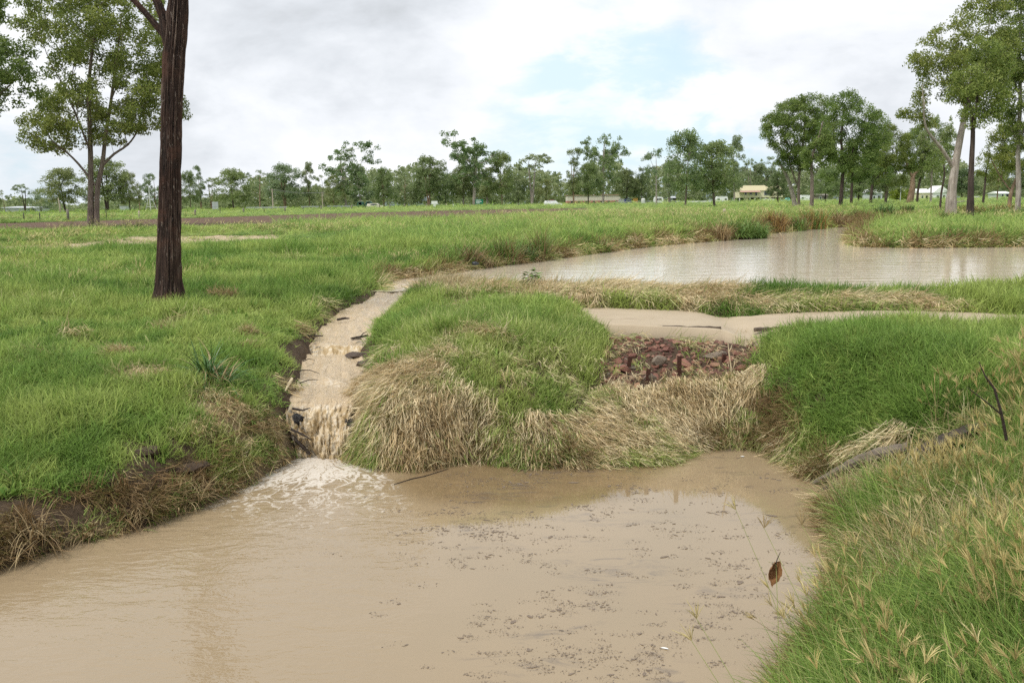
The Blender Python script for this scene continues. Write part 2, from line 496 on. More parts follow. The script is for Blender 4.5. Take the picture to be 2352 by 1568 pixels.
def logclear(x, y):
    d2 = np.full(x.shape, 1e9)
    for pl in LOGS:
        for a, b in zip(pl[:-1], pl[1:]):
            e = b - a
            t_ = np.clip(((x - a[0]) * e[0] + (y - a[1]) * e[1]) / (e @ e), 0, 1)
            # the strip on the camera's side of each log is kept open too
            d2 = np.minimum(d2, (x - a[0] - t_ * e[0]) ** 2 + np.where(y < a[1] + t_ * e[1], .22, 1.0) * (y - a[1] - t_ * e[1]) ** 2)
    return np.sqrt(d2)


def new_mesh(name, V, F):
    me = bpy.data.meshes.new(name)
    V = np.asarray(V, np.float32)
    if isinstance(F, np.ndarray):
        k = F.shape[1]
        me.vertices.add(len(V))
        me.vertices.foreach_set('co', V.ravel())
        me.loops.add(F.size)
        me.loops.foreach_set('vertex_index', F.astype(np.int32).ravel())
        me.polygons.add(len(F))
        me.polygons.foreach_set('loop_start', np.arange(0, F.size, k, dtype=np.int32))
        me.polygons.foreach_set('loop_total', np.full(len(F), k, np.int32))
        me.update(calc_edges=True)
    else:
        me.from_pydata([tuple(map(float, v)) for v in V], [], F)
        me.update()
    return me


def smooth(me):
    me.polygons.foreach_set('use_smooth', np.ones(len(me.polygons), bool))


def fattr(me, name, arr, kind='FLOAT'):
    a = me.attributes.new(name, kind, 'POINT')
    if kind == 'FLOAT':
        a.data.foreach_set('value', np.asarray(arr, np.float32).ravel())
    elif kind == 'FLOAT_COLOR':
        a.data.foreach_set('color', np.asarray(arr, np.float32).ravel())
    elif kind == 'FLOAT_VECTOR':
        a.data.foreach_set('vector', np.asarray(arr, np.float32).ravel())
    elif kind == 'INT':
        a.data.foreach_set('value', np.asarray(arr, np.int32).ravel())


def obj(name, me, mat=None, parent=None, loc=None):
    o = bpy.data.objects.new(name, me)
    C.objects.link(o)
    if mat is not None and me is not None and len(me.materials) == 0:
        for q in (mat if isinstance(mat, (list, tuple)) else [mat]):
            me.materials.append(q)
    if parent is not None:
        o.parent = parent
    if loc is not None:
        o.location = tuple(map(float, loc))
    return o


def tag(o, label=None, cat=None, group=None, kind=None):
    for k, v in (('label', label), ('category', cat), ('group', group), ('kind', kind)):
        if v:
            o[k] = v
    return o


def thing(name, label, cat, loc=(0, 0, 0), group=None, rz=0):
    o = bpy.data.objects.new(name, None)
    C.objects.link(o)
    o.empty_display_size = .1
    o.location = tuple(map(float, loc))
    o.rotation_euler = (0, 0, rz)
    return tag(o, label, cat, group)


def mat(name):
    m_ = bpy.data.materials.new(name)
    m_.use_nodes = True
    return m_, NT(m_.node_tree)


def simple(name, col, rough=.7, var=.15, scale=6.0, bump=0.0, spec=.3, metal=0.0):
    m_, t = mat(name)
    co = t.n('ShaderNodeTexCoord').outputs['Object']
    nz = t.noise(co, scale, 4, .6)
    hi = tuple(min(1, c * (1 + var)) for c in col)
    lo = tuple(c * (1 - var) for c in col)
    c = t.mix(nz, lo, hi)
    ins = {'Base Color': c, 'Roughness': rough, 'Specular IOR Level': spec, 'Metallic': metal}
    if bump:
        b = t.n('ShaderNodeBump', {'Height': t.noise(co, scale * 2, 5, .65), 'Strength': bump, 'Distance': .02})
        ins['Normal'] = b.outputs[0]
    p = t.n('ShaderNodeBsdfPrincipled', ins)
    t.n('ShaderNodeOutputMaterial', {0: p.outputs[0]})
    return m_


# ------------------------------------------------------------------ ground
cov, dry, sp, st, sr, ws = masks(GX.ravel(), GY.ravel())
gx, gy, gd = GX.ravel(), GY.ravel(), GD.ravel()
soil = np.array([.090, .062, .040])
plough = np.array([.125, .078, .052])
sand = np.array([.46, .36, .24])
green = np.array([.13, .22, .035])
strawc = np.array([.40, .30, .17])
nzc = fbm(gx * 3, gy * 3, 77, 3)[:, None]
col = soil * (.7 + .6 * nzc)
gmix = (sstep(10, 60, gd) * cov)[:, None]
far_var = (.8 + .4 * fbm(gx * .12, gy * .12, 88, 3))[:, None]
col = col * (1 - gmix) + green * far_var * gmix
col = np.where((cov[:, None] > .3) & (gd[:, None] < 40), col * (1 - dry[:, None] * .7) + strawc * .7 * dry[:, None], col)
k = (1 - sstep(-.5, 1.5, sp))[:, None]
col = col * (1 - k) + plough * (.8 + .4 * nzc) * k
k = (1 - sstep(-.3, .5, st))[:, None]
col = col * (1 - k) + sand * (.85 + .3 * nzc) * k
k = ((1 - sstep(-.02, .14, ws)) * (gd < 40))[:, None] * .5
col = col * (1 - k) + np.array([.075, .047, .028]) * k
nr, nc = GX.shape
idx = np.arange(nr * nc).reshape(nr, nc)
F = np.stack([idx[:-1, :-1], idx[:-1, 1:], idx[1:, 1:], idx[1:, :-1]], -1).reshape(-1, 4)
me = new_mesh('ground', np.stack([gx, gy, GZ.ravel()], 1), F[:, ::-1].copy())
smooth(me)
fattr(me, 'soil', np.concatenate([col, np.ones((len(col), 1))], 1), 'FLOAT_COLOR')
fattr(me, 'ploughed', 1 - sstep(-.5, 1.0, sp))
m_ground, t = mat('ground')
geo = t.n('ShaderNodeNewGeometry').outputs['Position']
vc = t.n('ShaderNodeAttribute', attribute_name='soil').outputs['Color']
fine = t.noise(geo, 14, 6, .65)
c = t.mix(1.0, vc, t.ramp(fine, [(.25, .55), (.75, 1.45)]), 'MULTIPLY')
hgt = t.math('ADD', t.noise(geo, 9, 7, .7), t.math('MULTIPLY', t.noise(geo, 1.6, 4, .6), t.n('ShaderNodeAttribute', attribute_name='ploughed').outputs['Fac']))
bp = t.n('ShaderNodeBump', {'Height': hgt, 'Strength': .8, 'Distance': .06})
p = t.n('ShaderNodeBsdfPrincipled', {'Base Color': c, 'Roughness': .9, 'Specular IOR Level': .2, 'Normal': bp.outputs[0]})
t.n('ShaderNodeOutputMaterial', {0: p.outputs[0]})
tag(obj('ground', me, m_ground), kind='structure')

# near disc under the camera so that the land closes
a_ = np.linspace(-PI, PI, 49)[:-1]
V = [(0, 0, 1.2)] + [(.9 * math.sin(q), .9 * math.cos(q), 1.16) for q in a_]

# ------------------------------------------------------------------ water
FALLS = at_z(745, 1056, 0)


def water_material(name, mud, wave_scale, wave_str, rough=.06, foam=False, calm=False):
    m_, t = mat(name)
    geo = t.n('ShaderNodeNewGeometry').outputs['Position']
    big = t.noise(geo, .35, 3, .5)
    colr = t.mix(big, tuple(c * .93 for c in mud), tuple(c * 1.06 for c in mud))
    mp = t.n('ShaderNodeMapping', {0: geo, 'Scale': (.8, 1.8, 1.0) if foam else (.22, 1.0, 1.0)}).outputs[0]
    wn = t.math('ADD', t.noise(mp, wave_scale, 4, .62, .6), t.math('MULTIPLY', t.noise(mp, wave_scale * 3.3, 3, .6, .3), .35))
    strength = wave_str
    roughv = rough
    if calm:
        chop = t.n('ShaderNodeAttribute', attribute_name='chop').outputs['Fac']
        strength = t.math('MULTIPLY_ADD', chop, wave_str, wave_str * .02)
    bp = t.n('ShaderNodeBump', {'Height': wn, 'Strength': strength, 'Distance': .05})
    if foam:
        fa = t.n('ShaderNodeAttribute', attribute_name='foam').outputs['Fac']
        fv = t.n('ShaderNodeAttribute', attribute_name='flow').outputs['Vector']
        f1 = t.noise(fv, 3.0, 5, .6, 1.2)
        f2 = t.noise(geo, 22, 4, .65, .4)
        ridge = t.math('SUBTRACT', 1.0, t.math('MULTIPLY', t.math('ABSOLUTE', t.math('SUBTRACT', f1, .5)), 6.0), clamp=True)
        f = t.math('MULTIPLY_ADD', f2, .55, t.math('MULTIPLY', ridge, .55))
        thr = t.math('SUBTRACT', 1.0, t.math('MULTIPLY', fa, .78))
        clump = t.math('MULTIPLY', t.smooth(t.noise(geo, 6.5, 5, .62, .8), .60, .68), t.smooth(fa, .05, .4))
        fm = t.math('MAXIMUM', t.smooth(t.math('SUBTRACT', f, thr), -.06, .22), t.math('MULTIPLY', clump, .7))
        colr = t.mix(t.math('MULTIPLY', fm, .72), colr, (.72, .66, .58))
        roughv = t.math('MULTIPLY_ADD', fm, .5, rough)
        sh = t.n('ShaderNodeAttribute', attribute_name='shallow').outputs['Fac']
        bed = t.noise(mp, 5, 5, .7, .5)
        bedc = t.mix(bed, (.10, .065, .03), (.26, .175, .085))
        colr = t.mix(t.math('MULTIPLY', sh, .75), colr, bedc)
        smv = t.n('ShaderNodeMapping', {0: geo, 'Rotation': (0, 0, .25), 'Scale': (.75, 2.3, 1.0)}).outputs[0]
        sm = t.math('MULTIPLY', t.smooth(t.noise(smv, 2.1, 8, .72, 1.2), .50, .66), t.smooth(t.noise(geo, .9, 3, .5, .5), .42, .62))
        sm = t.math('MULTIPLY', sm, t.smooth(t.n('ShaderNodeAttribute', attribute_name='still').outputs['Fac'], .3, 1.0))
        colr = t.mix(t.math('MULTIPLY', sm, .75), colr, (.125, .098, .078))
    p = t.n('ShaderNodeBsdfPrincipled', {'Base Color': colr, 'Roughness': roughv, 'IOR': 1.52, 'Specular IOR Level': .5, 'Normal': bp.outputs[0]})
    t.n('ShaderNodeOutputMaterial', {0: p.outputs[0]})
    return m_


MUD = (.305, .228, .138)
m_pool = water_material('pool_water', MUD, 2.6, .42, .02, foam=True, calm=True)
m_pond = water_material('pond_water', (.66, .555, .42), 2.4, .28, .04)

# lower pool: the polygon is open under the banks, the land hides its rim
sel_r = (lr > math.log(1.6)) & (lr < math.log(12.5))
sel_a = (az > math.radians(-75)) & (az < math.radians(60))
pa, pr = az[sel_a], lr[sel_r]
PA, PR = np.meshgrid(pa, pr)
px_, py_ = (np.exp(PR) * np.sin(PA)).ravel(), (np.exp(PR) * np.cos(PA)).ravel()
sdp = polysdf(px_, py_, POOL)
keep = (sdp < .55).reshape(PA.shape)
ii = np.arange(PA.size).reshape(PA.shape)
Fq = np.stack([ii[:-1, :-1], ii[1:, :-1], ii[1:, 1:], ii[:-1, 1:]], -1)
kq = keep[:-1, :-1] & keep[1:, :-1] & keep[1:, 1:] & keep[:-1, 1:]
Fq = Fq[kq]
used = np.unique(Fq)
remap = np.full(PA.size, -1)
remap[used] = np.arange(len(used))
X, Y = px_[used], py_[used]
me = new_mesh('lower_pool', np.stack([X, Y, np.zeros(len(X))], 1), remap[Fq])
smooth(me)
dx, dy = X - FALLS[0], Y - FALLS[1]
dist = np.hypot(dx, dy)
ang = np.arctan2(dx, -dy)
cl_line = hitpoly([(905, 1085)])[0]
calm_poly = [at_z(a, b, 0)[:2] for a, b in ((880, 1075), (930, 1112), (960, 1160), (985, 1230), (1020, 1320), (960, 1420), (900, 1568), (900, 2200), (3000, 2200), (3000, 900), (880, 900))]
sc_ = polysdf(X, Y, calm_poly)
chop = sstep(-.15, .25, sc_) * (.35 + .65 * (1 - sstep(1.0, 5.5, dist)))
foam = (.06 * (1 - sstep(.10, .50, dist)) + .34 * (1 - sstep(.3, 1.25, dist)) + .42 * (1 - sstep(.9, 3.4, dist))) * sstep(-.05, .12, sc_)
shallow_poly = [at_z(a, b, 0)[:2] for a, b in ((900, 1105), (1010, 1075), (1200, 1060), (1540, 1050), (1480, 1110), (1400, 1150), (1200, 1165), (1000, 1150), (940, 1135))]
shal = 1 - sstep(-.22, .25, polysdf(X, Y, shallow_poly))
rim = (1 - sstep(.0, .25, -polysdf(X, Y, POOL))) * .35
fattr(me, 'foam', np.clip(foam, 0, 1.2))
fattr(me, 'chop', chop)
fattr(me, 'still', 1 - sstep(-.45, .0, sc_))
fattr(me, 'shallow', np.clip(shal + rim * sstep(0, .2, -sc_), 0, 1))
fattr(me, 'flow', np.stack([ang * 1.6, dist * 1.1, np.zeros(len(X))], 1), 'FLOAT_VECTOR')
tag(obj('lower_pool', me, m_pool), kind='structure')

# upper pond
pr = lr[(lr > math.log(13)) & (lr < math.log(140))]
pa = az[(az > math.radians(-30)) & (az < math.radians(75))]
PA, PR = np.meshgrid(pa, pr)
px_, py_ = (np.exp(PR) * np.sin(PA)).ravel(), (np.exp(PR) * np.cos(PA)).ravel()
keep = (polysdf(px_, py_, POND) < .5).reshape(PA.shape)
ii = np.arange(PA.size).reshape(PA.shape)
Fq = np.stack([ii[:-1, :-1], ii[1:, :-1], ii[1:, 1:], ii[:-1, 1:]], -1)
Fq = Fq[keep[:-1, :-1] & keep[1:, :-1] & keep[1:, 1:] & keep[:-1, 1:]]
used = np.unique(Fq)
remap = np.full(PA.size, -1)
remap[used] = np.arange(len(used))
me = new_mesh('upper_pond', np.stack([px_[used], py_[used], np.full(len(used), ZU)], 1), remap[Fq])
smooth(me)
tag(obj('upper_pond', me, m_pond), kind='structure')

# stream: a ribbon that runs down from the pond and drops over the lip
m_stream, t = mat('stream_water')
geo = t.n('ShaderNodeNewGeometry').outputs['Position']
fv = t.n('ShaderNodeAttribute', attribute_name='flow').outputs['Vector']
fa = t.n('ShaderNodeAttribute', attribute_name='foam').outputs['Fac']
mp = t.n('ShaderNodeMapping', {0: fv, 'Scale': (5.5, 1.9, 1)}).outputs[0]
s1 = t.noise(mp, 1.3, 8, .70, 1.6)
s2 = t.noise(geo, 16, 5, .65, .5)
s3 = t.noise(geo, 5, 3, .6, .3)
f = t.math('MULTIPLY_ADD', s1, .7, t.math('MULTIPLY', s2, .4))
fm = t.smooth(t.math('SUBTRACT', f, t.math('SUBTRACT', t.math('MULTIPLY_ADD', t.smooth(fa, .7, .9), .10, .77), t.math('MULTIPLY', fa, .36))), -.05, .16)
base = t.mix(s3, (.46, .345, .215), (.60, .47, .31))
fallm = t.smooth(fa, .55, .9)
base = t.mix(fallm, base, t.ramp(s1, [(.30, (.25, .165, .075)), (.46, (.45, .325, .17)), (.58, (.60, .46, .27)), (.70, (.74, .63, .46))]))
thin = t.math('MULTIPLY', t.math('MULTIPLY', t.smooth(t.n('ShaderNodeSeparateXYZ', {0: fv}).outputs[0], .34, .14), fallm), t.smooth(s2, .42, .58))
base = t.mix(t.math('MULTIPLY', thin, .85), base, (.05, .045, .04))
colr = t.mix(t.math('MULTIPLY', fm, .7), base, (.76, .69, .58))
bp = t.n('ShaderNodeBump', {'Height': t.math('ADD', s1, t.math('MULTIPLY', s2, .6)), 'Strength': .8, 'Distance': .05})
p = t.n('ShaderNodeBsdfPrincipled', {'Base Color': colr, 'Roughness': t.math('MULTIPLY_ADD', fallm, .35, t.math('MULTIPLY_ADD', fm, .35, .18)), 'IOR': 1.33, 'Normal': bp.outputs[0]})
t.n('ShaderNodeOutputMaterial', {0: p.outputs[0]})

NS, NW = 320, 84
par = np.zeros(len(SC))
par[1:] = np.cumsum(np.linalg.norm(np.diff(SC, axis=0), axis=1))
sq = np.concatenate([np.linspace(0, par[3], 150)[:-1], np.linspace(par[3], par[-1], NS - 149)])
Ls = np.stack([np.interp(sq, par, SL[:, i]) for i in range(3)], 1)
Rs = np.stack([np.interp(sq, par, SR[:, i]) for i in range(3)], 1)
wv = np.linspace(-.12, 1.12, NW)
P = Ls[:, None, :] * (1 - wv[None, :, None]) + Rs[:, None, :] * wv[None, :, None]
SS, WW = np.meshgrid(sq, wv, indexing='ij')
zq = np.interp(sq, par, SC[:, 2])
fallz = (1 - sstep(par[2] * .9, par[3] * 1.12, SS))          # 1 on the drop
casc = np.exp(-((SS - par[6]) / .16) ** 2) + .6 * np.exp(-((SS - par[9]) / .2) ** 2) + .5 * np.exp(-((SS - par[4]) / .2) ** 2)
lump = (fbm(WW * 7 + 3 + .5 * np.sin(SS * 9), SS * 2.2, 61, 4) - .5)
lump2 = (fbm(WW * 22, SS * 9, 67, 3) - .5)
rip = (fbm(WW * 6, SS * 4.5 + WW * 1.5, 69, 4) - .5)
P[..., 2] = np.interp(SS, par, SC[:, 2]) + np.where(fallz > .3, 0, rip * .10) - .06 * np.exp(-((SS - par[6] + .12) / .12) ** 2) + .035 * np.exp(-((SS - par[6] - .10) / .12) ** 2)
P[..., 1] -= fallz * (.10 * np.sin(np.clip(SS / par[3], 0, 1) * PI) + lump * .24 + lump2 * .11)
P[..., 0] += fallz * lump2 * .05
P[..., 2] += fallz * lump2 * .06 * sstep(.02, .15, SS)
ii = np.arange(NS * NW).reshape(NS, NW) if NS == len(sq) else np.arange(len(sq) * NW).reshape(len(sq), NW)
Fq = np.stack([ii[:-1, :-1], ii[:-1, 1:], ii[1:, 1:], ii[1:, :-1]], -1).reshape(-1, 4)
me = new_mesh('stream', P.reshape(-1, 3), Fq)
smooth(me)
fo = .34 + fallz * .60 + .6 * casc
fattr(me, 'foam', np.clip(fo, 0, 1).ravel())
fattr(me, 'flow', np.stack([WW.ravel(), SS.ravel(), np.zeros(WW.size)], 1), 'FLOAT_VECTOR')
tag(obj('stream', me, m_stream), kind='structure')

# ------------------------------------------------------------------ concrete path over the dam
m_conc, t = mat('concrete')
geo = t.n('ShaderNodeNewGeometry').outputs['Position']
nA, nB = t.noise(geo, 2.2, 5, .6), t.noise(geo, 45, 3, .6)
c = t.mix(nA, (.36, .285, .19), (.50, .41, .29))
c = t.mix(t.math('MULTIPLY', nB, .35), c, (.27, .2, .13))
st_n = t.smooth(t.noise(t.vmath('MULTIPLY', geo, (.6, 2.0, 1)), 2.0, 4, .6), .56, .72)
c = t.mix(t.math('MULTIPLY', st_n, .45), c, (.27, .20, .13))
p = t.n('ShaderNodeBsdfPrincipled', {'Base Color': c, 'Roughness': .8, 'Normal': t.n('ShaderNodeBump', {'Height': nB, 'Strength': .25, 'Distance': .01}).outputs[0]})
t.n('ShaderNodeOutputMaterial', {0: p.outputs[0]})
PB = np.array([at_z(a, b, ZP) for a, b in PATH_B])
PFr = np.array([at_z(a, b, ZP) for a, b in PATH_F])
kk = np.linspace(0, len(PB) - 1, 100)
bq = np.stack([np.interp(kk, np.arange(len(PB)), PB[:, i]) for i in range(3)], 1)
fq = np.stack([np.interp(kk, np.arange(len(PB)), PFr[:, i]) for i in range(3)], 1)
rows = []
notch = at_z(1715, 745, ZP)[0]
for v in np.linspace(-.06, 1.0, 14):
    r_ = bq * (1 - v) + fq * v
    dip = np.exp(-((r_[:, 0] - notch) / .26) ** 2)
    r_[:, 2] = ZP + .02 * np.sin(r_[:, 0] * 1.3) - dip * (.07 + .07 * np.clip(v, 0, 1)) - .03 * v
    rows.append(r_)
top = np.array(rows)
low = top[-1].copy()
low[:, 2] -= .20
low[:, 1] += .01
allr = np.concatenate([top, low[None]], 0)
ii = np.arange(allr.shape[0] * 100).reshape(-1, 100)
Fq = np.stack([ii[:-1, :-1], ii[1:, :-1], ii[1:, 1:], ii[:-1, 1:]], -1).reshape(-1, 4)
me = new_mesh('path', allr.reshape(-1, 3), Fq)
smooth(me)
tag(obj('path', me, m_conc), kind='structure')

# ------------------------------------------------------------------ solids: boxes, tubes


class MB:
    def __init__(s):
        s.V, s.F = [], []

    def add(s, V, F):
        o = len(s.V)
        s.V += [tuple(map(float, v)) for v in V]
        s.F += [tuple(i + o for i in f) for f in F]
        return s

    def box(s, x0, y0, z0, x1, y1, z1):
        V = [(x, y, z) for x in (x0, x1) for y in (y0, y1) for z in (z0, z1)]
        return s.add(V, [(0, 1, 3, 2), (4, 6, 7, 5), (0, 4, 5, 1), (2, 3, 7, 6), (0, 2, 6, 4), (1, 5, 7, 3)])

    def tube(s, pts, rad, n=8, cap=True, jit=0.0):
        pts = np.asarray(pts, float)
        rad = np.broadcast_to(np.asarray(rad, float), (len(pts),))
        T = np.gradient(pts, axis=0)
        T /= np.linalg.norm(T, axis=1)[:, None] + 1e-9
        ref = np.array([1.0, 0, 0]) if abs(T[0][0]) < .9 else np.array([0, 1.0, 0])
        o = len(s.V)
        for i in range(len(pts)):
            a = np.cross(T[i], ref)
            a /= np.linalg.norm(a) + 1e-9
            b = np.cross(T[i], a)
            ref = np.cross(a, T[i]) if i else ref
            for k in range(n):
                q = 2 * PI * k / n
                rr = rad[i] * (1 + (random.uniform(-jit, jit) if jit else 0))
                s.V.append(tuple(pts[i] + rr * (math.cos(q) * a + math.sin(q) * b)))
        for i in range(len(pts) - 1):
            for k in range(n):
                k2 = (k + 1) % n
                s.F.append((o + i * n + k, o + i * n + k2, o + (i + 1) * n + k2, o + (i + 1) * n + k))
        if cap:
            s.F.append(tuple(o + k for k in range(n))[::-1])
            s.F.append(tuple(o + (len(pts) - 1) * n + k for k in range(n)))
        return s

    def mesh(s, name, sm=False):
        me = new_mesh(name, np.array(s.V), s.F)
        if sm:
            smooth(me)
        return me

    def build(s, name, material, parent=None, loc=None, sm=False):
        return obj(name, s.mesh(name, sm), material, parent, loc)


# ------------------------------------------------------------------ grass
def blades(n, r, h, hv, wdt, lean, curl, seed, seg=3, wprof=(1, .85, .55, 0)):
    g = np.random.default_rng(seed)
    V, F = [], []
    for _ in range(n):
        a, q = g.uniform(0, 2 * PI), r * math.sqrt(g.uniform())
        b = np.array([q * math.cos(a), q * math.sin(a), -.02])
        th = g.uniform(0, 2 * PI)
        dirv = np.array([math.cos(th), math.sin(th), 0])
        L = h * g.uniform(1 - hv, 1 + hv)
        le, cu = lean * g.uniform(.2, 1.6), curl * g.uniform(.2, 1.6)
        side = np.array([-dirv[1], dirv[0], 0])
        side = side * math.cos(.7) + dirv * math.sin(g.uniform(-.8, .8))
        p, an, o = b.copy(), le, len(V)
        for k in range(seg + 1):
            wd = wdt * wprof[min(k, len(wprof) - 1)] * .5 * g.uniform(.85, 1.15)
            if k < seg:
                V.append(p - side * wd)
                V.append(p + side * wd)
            else:
                V.append(p.copy())
            p = p + L / seg * (math.cos(an) * np.array([0, 0, 1]) + math.sin(an) * dirv)
            an += cu / seg
        for k in range(seg - 1):
            F.append((o + 2 * k, o + 2 * k + 1, o + 2 * k + 3, o + 2 * k + 2))
        F.append((o + 2 * seg - 2, o + 2 * seg - 1, o + 2 * seg))
    return V, F


def src(name, VF, mats, midx=None):
    me = new_mesh(name, np.array(VF[0]), VF[1])
    for q in mats:
        me.materials.append(q)
    if midx is not None:
        me.polygons.foreach_set('material_index', np.array(midx, np.int32))
    return bpy.data.objects.new(name, me)


def grass_mat(name, greens, straws, trans=.42, rough=.55):
    m_, t = mat(name)
    tint = t.n('ShaderNodeAttribute', attribute_name='tint', attribute_type='INSTANCER').outputs['Fac']
    hue = t.n('ShaderNodeAttribute', attribute_name='hue', attribute_type='INSTANCER').outputs['Fac']
    g = t.ramp(hue, [(0.0, greens[0]), (.5, greens[1]), (1.0, greens[2])])
    s_ = t.ramp(hue, [(0.0, straws[0]), (.5, straws[1]), (1.0, straws[2])])
    oi = t.n('ShaderNodeNewGeometry').outputs['Random Per Island']
    tt = t.math('ADD', tint, t.math('MULTIPLY', t.math('SUBTRACT', oi, .5), .5))
    c = t.mix(t.smooth(tt, .28, .72), g, s_)
    c = t.mix(1.0, c, t.ramp(oi, [(0, .58), (1, 1.36)]), 'MULTIPLY')
    p = t.n('ShaderNodeBsdfPrincipled', {'Base Color': c, 'Roughness': rough, 'Specular IOR Level': .2})
    tr = t.n('ShaderNodeBsdfTranslucent', {0: c})
    mx = t.n('ShaderNodeMixShader', {0: trans, 1: p.outputs[0], 2: tr.outputs[0]})
    t.n('ShaderNodeOutputMaterial', {0: mx.outputs[0]})
    return m_


GREENS = [(.135, .245, .048), (.252, .378, .082), (.395, .475, .130)]
STRAWS = [(.42, .30, .155), (.66, .515, .30), (.82, .70, .47)]
m_grass = grass_mat('grass', GREENS, STRAWS)
m_straw = grass_mat('straw', GREENS, STRAWS, .32, .6)
m_brown = grass_mat('brown_thatch', [(.14, .13, .03), (.15, .12, .04), (.20, .15, .05)], [(.20, .125, .06), (.30, .2, .10), (.40, .29, .15)], .12, .65)


def euler_tilt(th, ph, spin):
    c1, s1, c2, s2, c3, s3 = np.cos(th), np.sin(th), np.cos(ph), np.sin(ph), np.cos(spin), np.sin(spin)
    # Rz(th) Ry(ph) Rz(spin)
    M00 = c1 * c2 * c3 - s1 * s3
    M10 = s1 * c2 * c3 + c1 * s3
    M20 = -s2 * c3
    M21 = s2 * s3
    M22 = c2
    return np.stack([np.arctan2(M21, M22), -np.arcsin(np.clip(M20, -1, 1)), np.arctan2(M10, M00)], 1)


def scatter(name, label, sources, P, rot, scl, tint, hue, cat='grass', seed=1):
    me = bpy.data.meshes.new(name)
    me.vertices.add(len(P))
    me.vertices.foreach_set('co', np.asarray(P, np.float32).ravel())
    fattr(me, 'rot', rot, 'FLOAT_VECTOR')
    fattr(me, 'scl', scl, 'FLOAT_VECTOR')
    fattr(me, 'tint', tint)
    fattr(me, 'hue', hue)
    fattr(me, 'pick', np.random.default_rng(seed).integers(0, len(sources), len(P)), 'INT')
    o = obj(name, me)
    tag(o, label, cat, kind='stuff')
    ng = bpy.data.node_groups.new(name, 'GeometryNodeTree')
    ng.interface.new_socket('Geometry', in_out='INPUT', socket_type='NodeSocketGeometry')
    ng.interface.new_socket('Geometry', in_out='OUTPUT', socket_type='NodeSocketGeometry')
    N, L = ng.nodes, ng.links
    gi, go = N.new('NodeGroupInput'), N.new('NodeGroupOutput')
    g2i = N.new('GeometryNodeGeometryToInstance')
    for s_ in sources:
        oi = N.new('GeometryNodeObjectInfo')
        oi.inputs['Object'].default_value = s_
        oi.inputs['As Instance'].default_value = False
        L.new(oi.outputs['Geometry'], g2i.inputs[0])
    ip = N.new('GeometryNodeInstanceOnPoints')
    L.new(gi.outputs[0], ip.inputs['Points'])
    L.new(g2i.outputs[0], ip.inputs['Instance'])
    ip.inputs['Pick Instance'].default_value = True

    def na(nm, dt):
        q = N.new('GeometryNodeInputNamedAttribute')
        q.data_type = dt
        q.inputs['Name'].default_value = nm
        return q.outputs[0]
    L.new(na('pick', 'INT'), ip.inputs['Instance Index'])
    e2r = N.new('FunctionNodeEulerToRotation')
    L.new(na('rot', 'FLOAT_VECTOR'), e2r.inputs[0])
    L.new(e2r.outputs[0], ip.inputs['Rotation'])
    L.new(na('scl', 'FLOAT_VECTOR'), ip.inputs['Scale'])
    L.new(ip.outputs[0], go.inputs[0])
    md = o.modifiers.new('scatter', 'NODES')
    md.node_group = ng
    return o


def sample(n, a0, a1, d0, d1, seed):
    g = np.random.default_rng(seed)
    a = np.radians(g.uniform(a0, a1, n))
    d = np.exp(g.uniform(math.log(d0), math.log(d1), n))
    return d * np.sin(a), d * np.cos(a), d, g


# --- short green field grass
green_src = [src('tuft%d' % i, blades(20, .11, .15, .5, .0098, .38, 1.0, 100 + i), [m_grass]) for i in range(5)]
x, y, d, g = sample(240000, -52, 42, 3.6, 320, 5)
cov, dry, sp, st, sr, ws = masks(x, y)
p_keep = np.where(dry > .55, .25, 1.0) * np.where(d > 90, .6, 1)
kp = (g.uniform(size=len(x)) < cov * p_keep) & (ws > .02) & (logclear(x, y) > .12)
x, y, d, dry, ws = x[kp], y[kp], d[kp], dry[kp], ws[kp]
z = ground(x, y)
lush = fbm(x * .9, y * .9, 51, 3)
tallf = sstep(.42, .62, fbm(x * .35, y * .35, 58, 3))
hgt = (.30 + 1.35 * lush) * (1 + .8 * tallf * sstep(14, 22, d)) * np.where(dry > .5, .8, 1)
sxy = np.maximum(1.0, d / 11) * g.uniform(.8, 1.25, len(x))
st_s, sp_s = polysdf(x, y, TRACK), polysdf(x, y, PLOUGH)
short = (.22 + .78 * sstep(1, 6, st_s)) * (.3 + .7 * sstep(2, 14, sp_s)) * (.45 + .55 * sstep(.1, .9, bil(S_str, x, y)))
sz = short * hgt * np.clip(d / 11, 1.0, 1.5) * (1 - .35 * sstep(35, 90, d)) * (1 - .6 * sstep(90, 170, d)) * g.uniform(.75, 1.3, len(x))
grx, gry = bil(GRX, x, y), bil(GRY, x, y)
th = np.arctan2(-gry, -grx) + g.normal(0, .8, len(x))
slope = np.hypot(grx, gry)
ph = np.clip(np.abs(g.normal(.12, .15, len(x))) + np.minimum(slope, 1.2) * .45, 0, 1.1)
hue = np.clip(.5 + (fbm(x * .5, y * .5, 71, 3) - .5) * 2.2 + (fbm(x * 2.6, y * 2.6, 73, 2) - .5) * 1.5 + g.normal(0, .12, len(x)) + .06 + .16 * sstep(16, 50, d), 0, 1)
tint = np.clip(dry * .75 + g.normal(0, .07, len(x)) , 0, 1)
scatter('grass', 'short green grass covering the banks and the field', green_src, np.stack([x, y, z], 1), euler_tilt(th, ph, g.uniform(0, 2 * PI, len(x))),
        np.stack([sxy, sxy, sz], 1), tint, hue)

